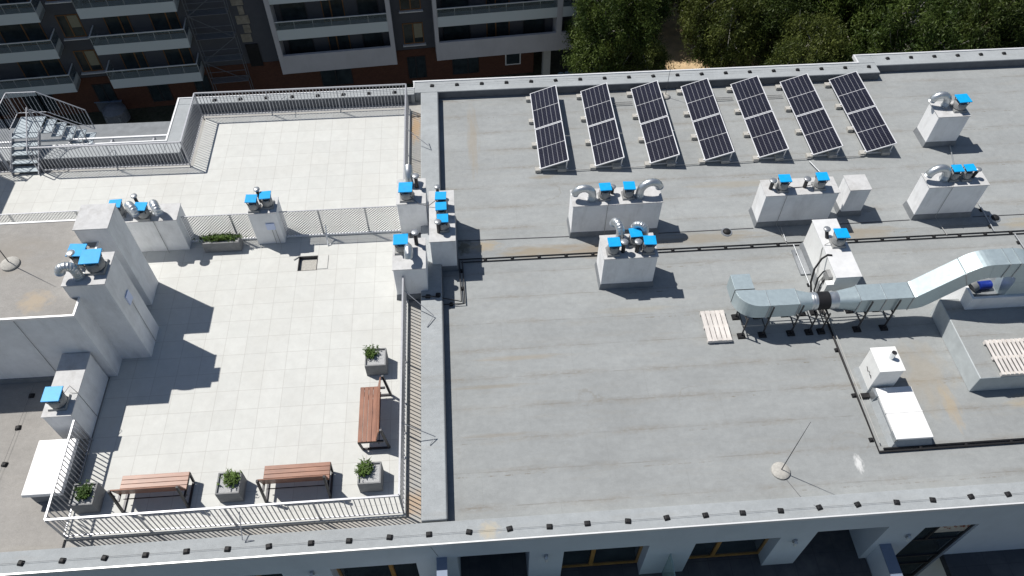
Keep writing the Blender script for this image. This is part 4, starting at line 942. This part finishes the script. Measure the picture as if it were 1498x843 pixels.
# things on the ground
t=thing('site_cabinet',(-28.6,53.0,GZ),'pale blue-grey flat box on the dark ground near the building','box'); o=t.location
MB(o).box(-29.4,-27.4,52.75,53.7,GZ,GZ+.9).build('body',M['dimsteel'],t,.04); MB(o).box(-29.45,-27.35,52.7,53.75,GZ+.9,GZ+.96).build('lid',M['bluecap'],t)
t=thing('mortar_silo',(-27.3,51.2,GZ),'rounded grey site machine standing on the dark ground at upper left','machine'); o=t.location
m=MB(o); m.tube([(-27.3,51.0,GZ+.3),(-27.3,51.0,GZ+.6),(-27.3,51.0,GZ+1.5),(-27.3,51.0,GZ+1.9)],.8,14,True,[.6,.95,.9,.4]); m.build('drum',M['dimsteel'],t)
for a,b in ((-.7,-.5),(.7,-.5),(.7,.6),(-.7,.6)): MB(o).bar((-27.3+a,51+b,GZ),(-27.3+a*.6,51+b*.6,GZ+1.),.1).build('leg',M['darkmetal'],t)
MB(o).box(-27.9,-26.7,50.2,50.5,GZ+.9,GZ+1.3).build('hopper',M['greymetal'],t)
for i in range(7):
    x=8.0+i*.55; y=54.0+.06*i; m=MB((x,y,GZ)); 
    m.tube([(x-.15,y-.4,GZ+.35),(x-.05,y-.1,GZ+.5),(x+.1,y+.3,GZ+.45),(x+.12,y+.5,GZ+.3)],.25,8,True,[.12,.28,.30,.15])
    tag(m.build('blue_sack',M['bluetarp'],None,0,(x,y,GZ)),'pale blue rubble sack in the row by the concrete column','sack','pale sacks on the ground by the column')
t=thing('site_sign',(11.9,54.6,GZ),'small white board with a red mark beside the trees','sign'); o=t.location
MB(o).bar((11.6,54.6,GZ),(11.6,54.6,GZ+1.8),.06).bar((12.3,54.6,GZ),(12.3,54.6,GZ+1.8),.06).build('post',M['greymetal'],t)
MB(o).box(11.4,12.5,54.5,54.56,GZ+.9,GZ+1.9).build('board',M['white'],t); MB(o).box(11.6,12.1,54.49,54.497,GZ+1.45,GZ+1.6).build('red_mark',M['signred'],t)

# ------------------------------------------------------------------ trees
def crown_mesh(seed,h,rad,nclump,per,mat,leafs=.17,droop=.5):
    rg=np.random.default_rng(seed)
    c=[]
    while len(c)<nclump:
        p=rg.uniform(-1,1,3); l=np.linalg.norm(p)
        if .35<l<1 and rg.random()<l: c.append(p)
    c=np.array(c); hh=h*.40
    rr=1+.22*np.sin(3*np.arctan2(c[:,1],c[:,0])+seed)+.12*np.sin(7*np.arctan2(c[:,1],c[:,0])+2*seed)
    C_=np.stack([c[:,0]*rad*rr,c[:,1]*rad*rr,h*.60+c[:,2]*hh],1)
    sz=rg.uniform(.35,.95,len(C_))
    K=len(C_)*per; idx=np.repeat(np.arange(len(C_)),per)
    off=rg.normal(0,1,(K,3))*sz[idx][:,None]*np.array([.46,.46,.55]); hang=rg.random(K)**2*droop*1.8
    P=C_[idx]+off; P[:,2]-=hang
    a=rg.normal(0,1,(K,3)); a[:,2]-=droop*2.2; a/=np.linalg.norm(a,axis=1)[:,None]
    b=np.cross(a,rg.normal(0,1,(K,3))); b/=np.linalg.norm(b,axis=1)[:,None]
    L=(leafs*rg.uniform(.6,1.4,K))[:,None]
    V=np.stack([P,P+a*L*.6+b*L*.17,P+a*L*1.25,P+a*L*.6-b*L*.17],1).reshape(-1,3)
    me=bpy.data.meshes.new('crown'); me.vertices.add(len(V)); me.vertices.foreach_set('co',V.ravel())
    me.loops.add(4*K); me.loops.foreach_set('vertex_index',np.arange(4*K)); me.polygons.add(K)
    me.polygons.foreach_set('loop_start',np.arange(0,4*K,4)); me.polygons.foreach_set('loop_total',np.full(K,4))
    me.update(calc_edges=True); me.validate(); me.materials.append(mat)
    return me,C_
def trunk_mesh(h,C_,seed,rad):
    rg=random.Random(seed); m=MB()
    m.tube([(0,0,0),(.1,.05,h*.25),(.2,.0,h*.5),(.15,.15,h*.75),(.1,.1,h*.95)],.3,8,True,[.32,.24,.17,.10,.03])
    for i in range(22):
        z=h*rg.uniform(.25,.85); e=C_[rg.randrange(len(C_))]; p0=Vector((.15,.05,z)); p1=Vector(e)
        mid=(p0+p1)/2+Vector((0,0,.5)); m.tube([p0,mid,p1],.06,6,True,[.085,.05,.018])
    for i in range(26):
        e=Vector(C_[rg.randrange(len(C_))]); c0=Vector((.1,.1,h*.55)); d=(e-c0).normalized(); p1=c0+d*((e-c0).length+.5); m.tube([e*.75+c0*.25,e+Vector((0,0,.15)),p1+Vector((0,0,.35))],.02,4,True,[.04,.028,.012])
    return m
protos=[]
for i,(h,rad,ncl,per,mat,lf) in enumerate([(16,4.2,330,190,'leafA',.23),(13,3.6,270,180,'leafC',.22),(18,4.6,370,190,'leafB',.23)]):
    me,C_=crown_mesh(11+i,h,rad,ncl,per,M[mat],lf); protos.append((me,trunk_mesh(h,C_,i,rad),h,None,C_))
tmesh=[]
for i,(me,tm_,h,_,C_) in enumerate(protos):
    o=tm_.build('trunk',M['palebark' if i!=2 else 'bark']); tmesh.append(o.data); bpy.data.objects.remove(o)
TR=[(11.2,51.6,0,.78,'bushy tree beside the corner of the shaded building'),(13.2,50.2,1,.62,'small tree just left of the bare sandy patch'),(20.6,52.6,1,.84,'pale green tree just right of the bare sandy patch'),
 (17.2,62.8,2,.80,None),(16.0,60.2,1,.62,None),(20.8,59.5,0,.85,None),(26,60.5,2,.9,None),(25.2,52.6,2,.80,None),(28.5,51.0,0,.92,None),(33.0,52.5,2,.95,None),(30.5,58.5,1,1.0,None),(36.5,59,0,1.,None),(37.5,51.5,1,1.05,None),
 (42.5,54.0,2,1.0,None),(24.8,46.6,1,.80,None),(30.8,45.5,0,.80,None),(36.0,45.0,2,.80,None),(41.5,47.0,0,.95,None),(46.5,50,1,1.,None),(43.5,60.5,0,1.1,None),(49,57,2,1.0,None),(12.0,68,0,.9,None),(18.5,68,2,.9,None),(33,66,2,1.,None),(26,68,0,1.,None),(41,68,1,1.1,None),(50,65,0,1.,None)]
for i,(x,y,k,s_,lab) in enumerate(TR):
    me,_,h,_,_ = protos[k]
    t=thing('leafy_tree',(x,y,GZ),lab or 'leafy green tree in the dense stand beyond the far parapet','tree','trees beyond the roof',random.uniform(0,6.28)); t.scale=(s_*random.uniform(.95,1.08),s_*random.uniform(.95,1.08),s_*random.uniform(.9,1.1))
    for nm,d_ in (('crown',me),('trunk',tmesh[k])):
        c_=bpy.data.objects.new(nm,d_); COL.objects.link(c_); c_.parent=t
print('objects',len(bpy.data.objects))
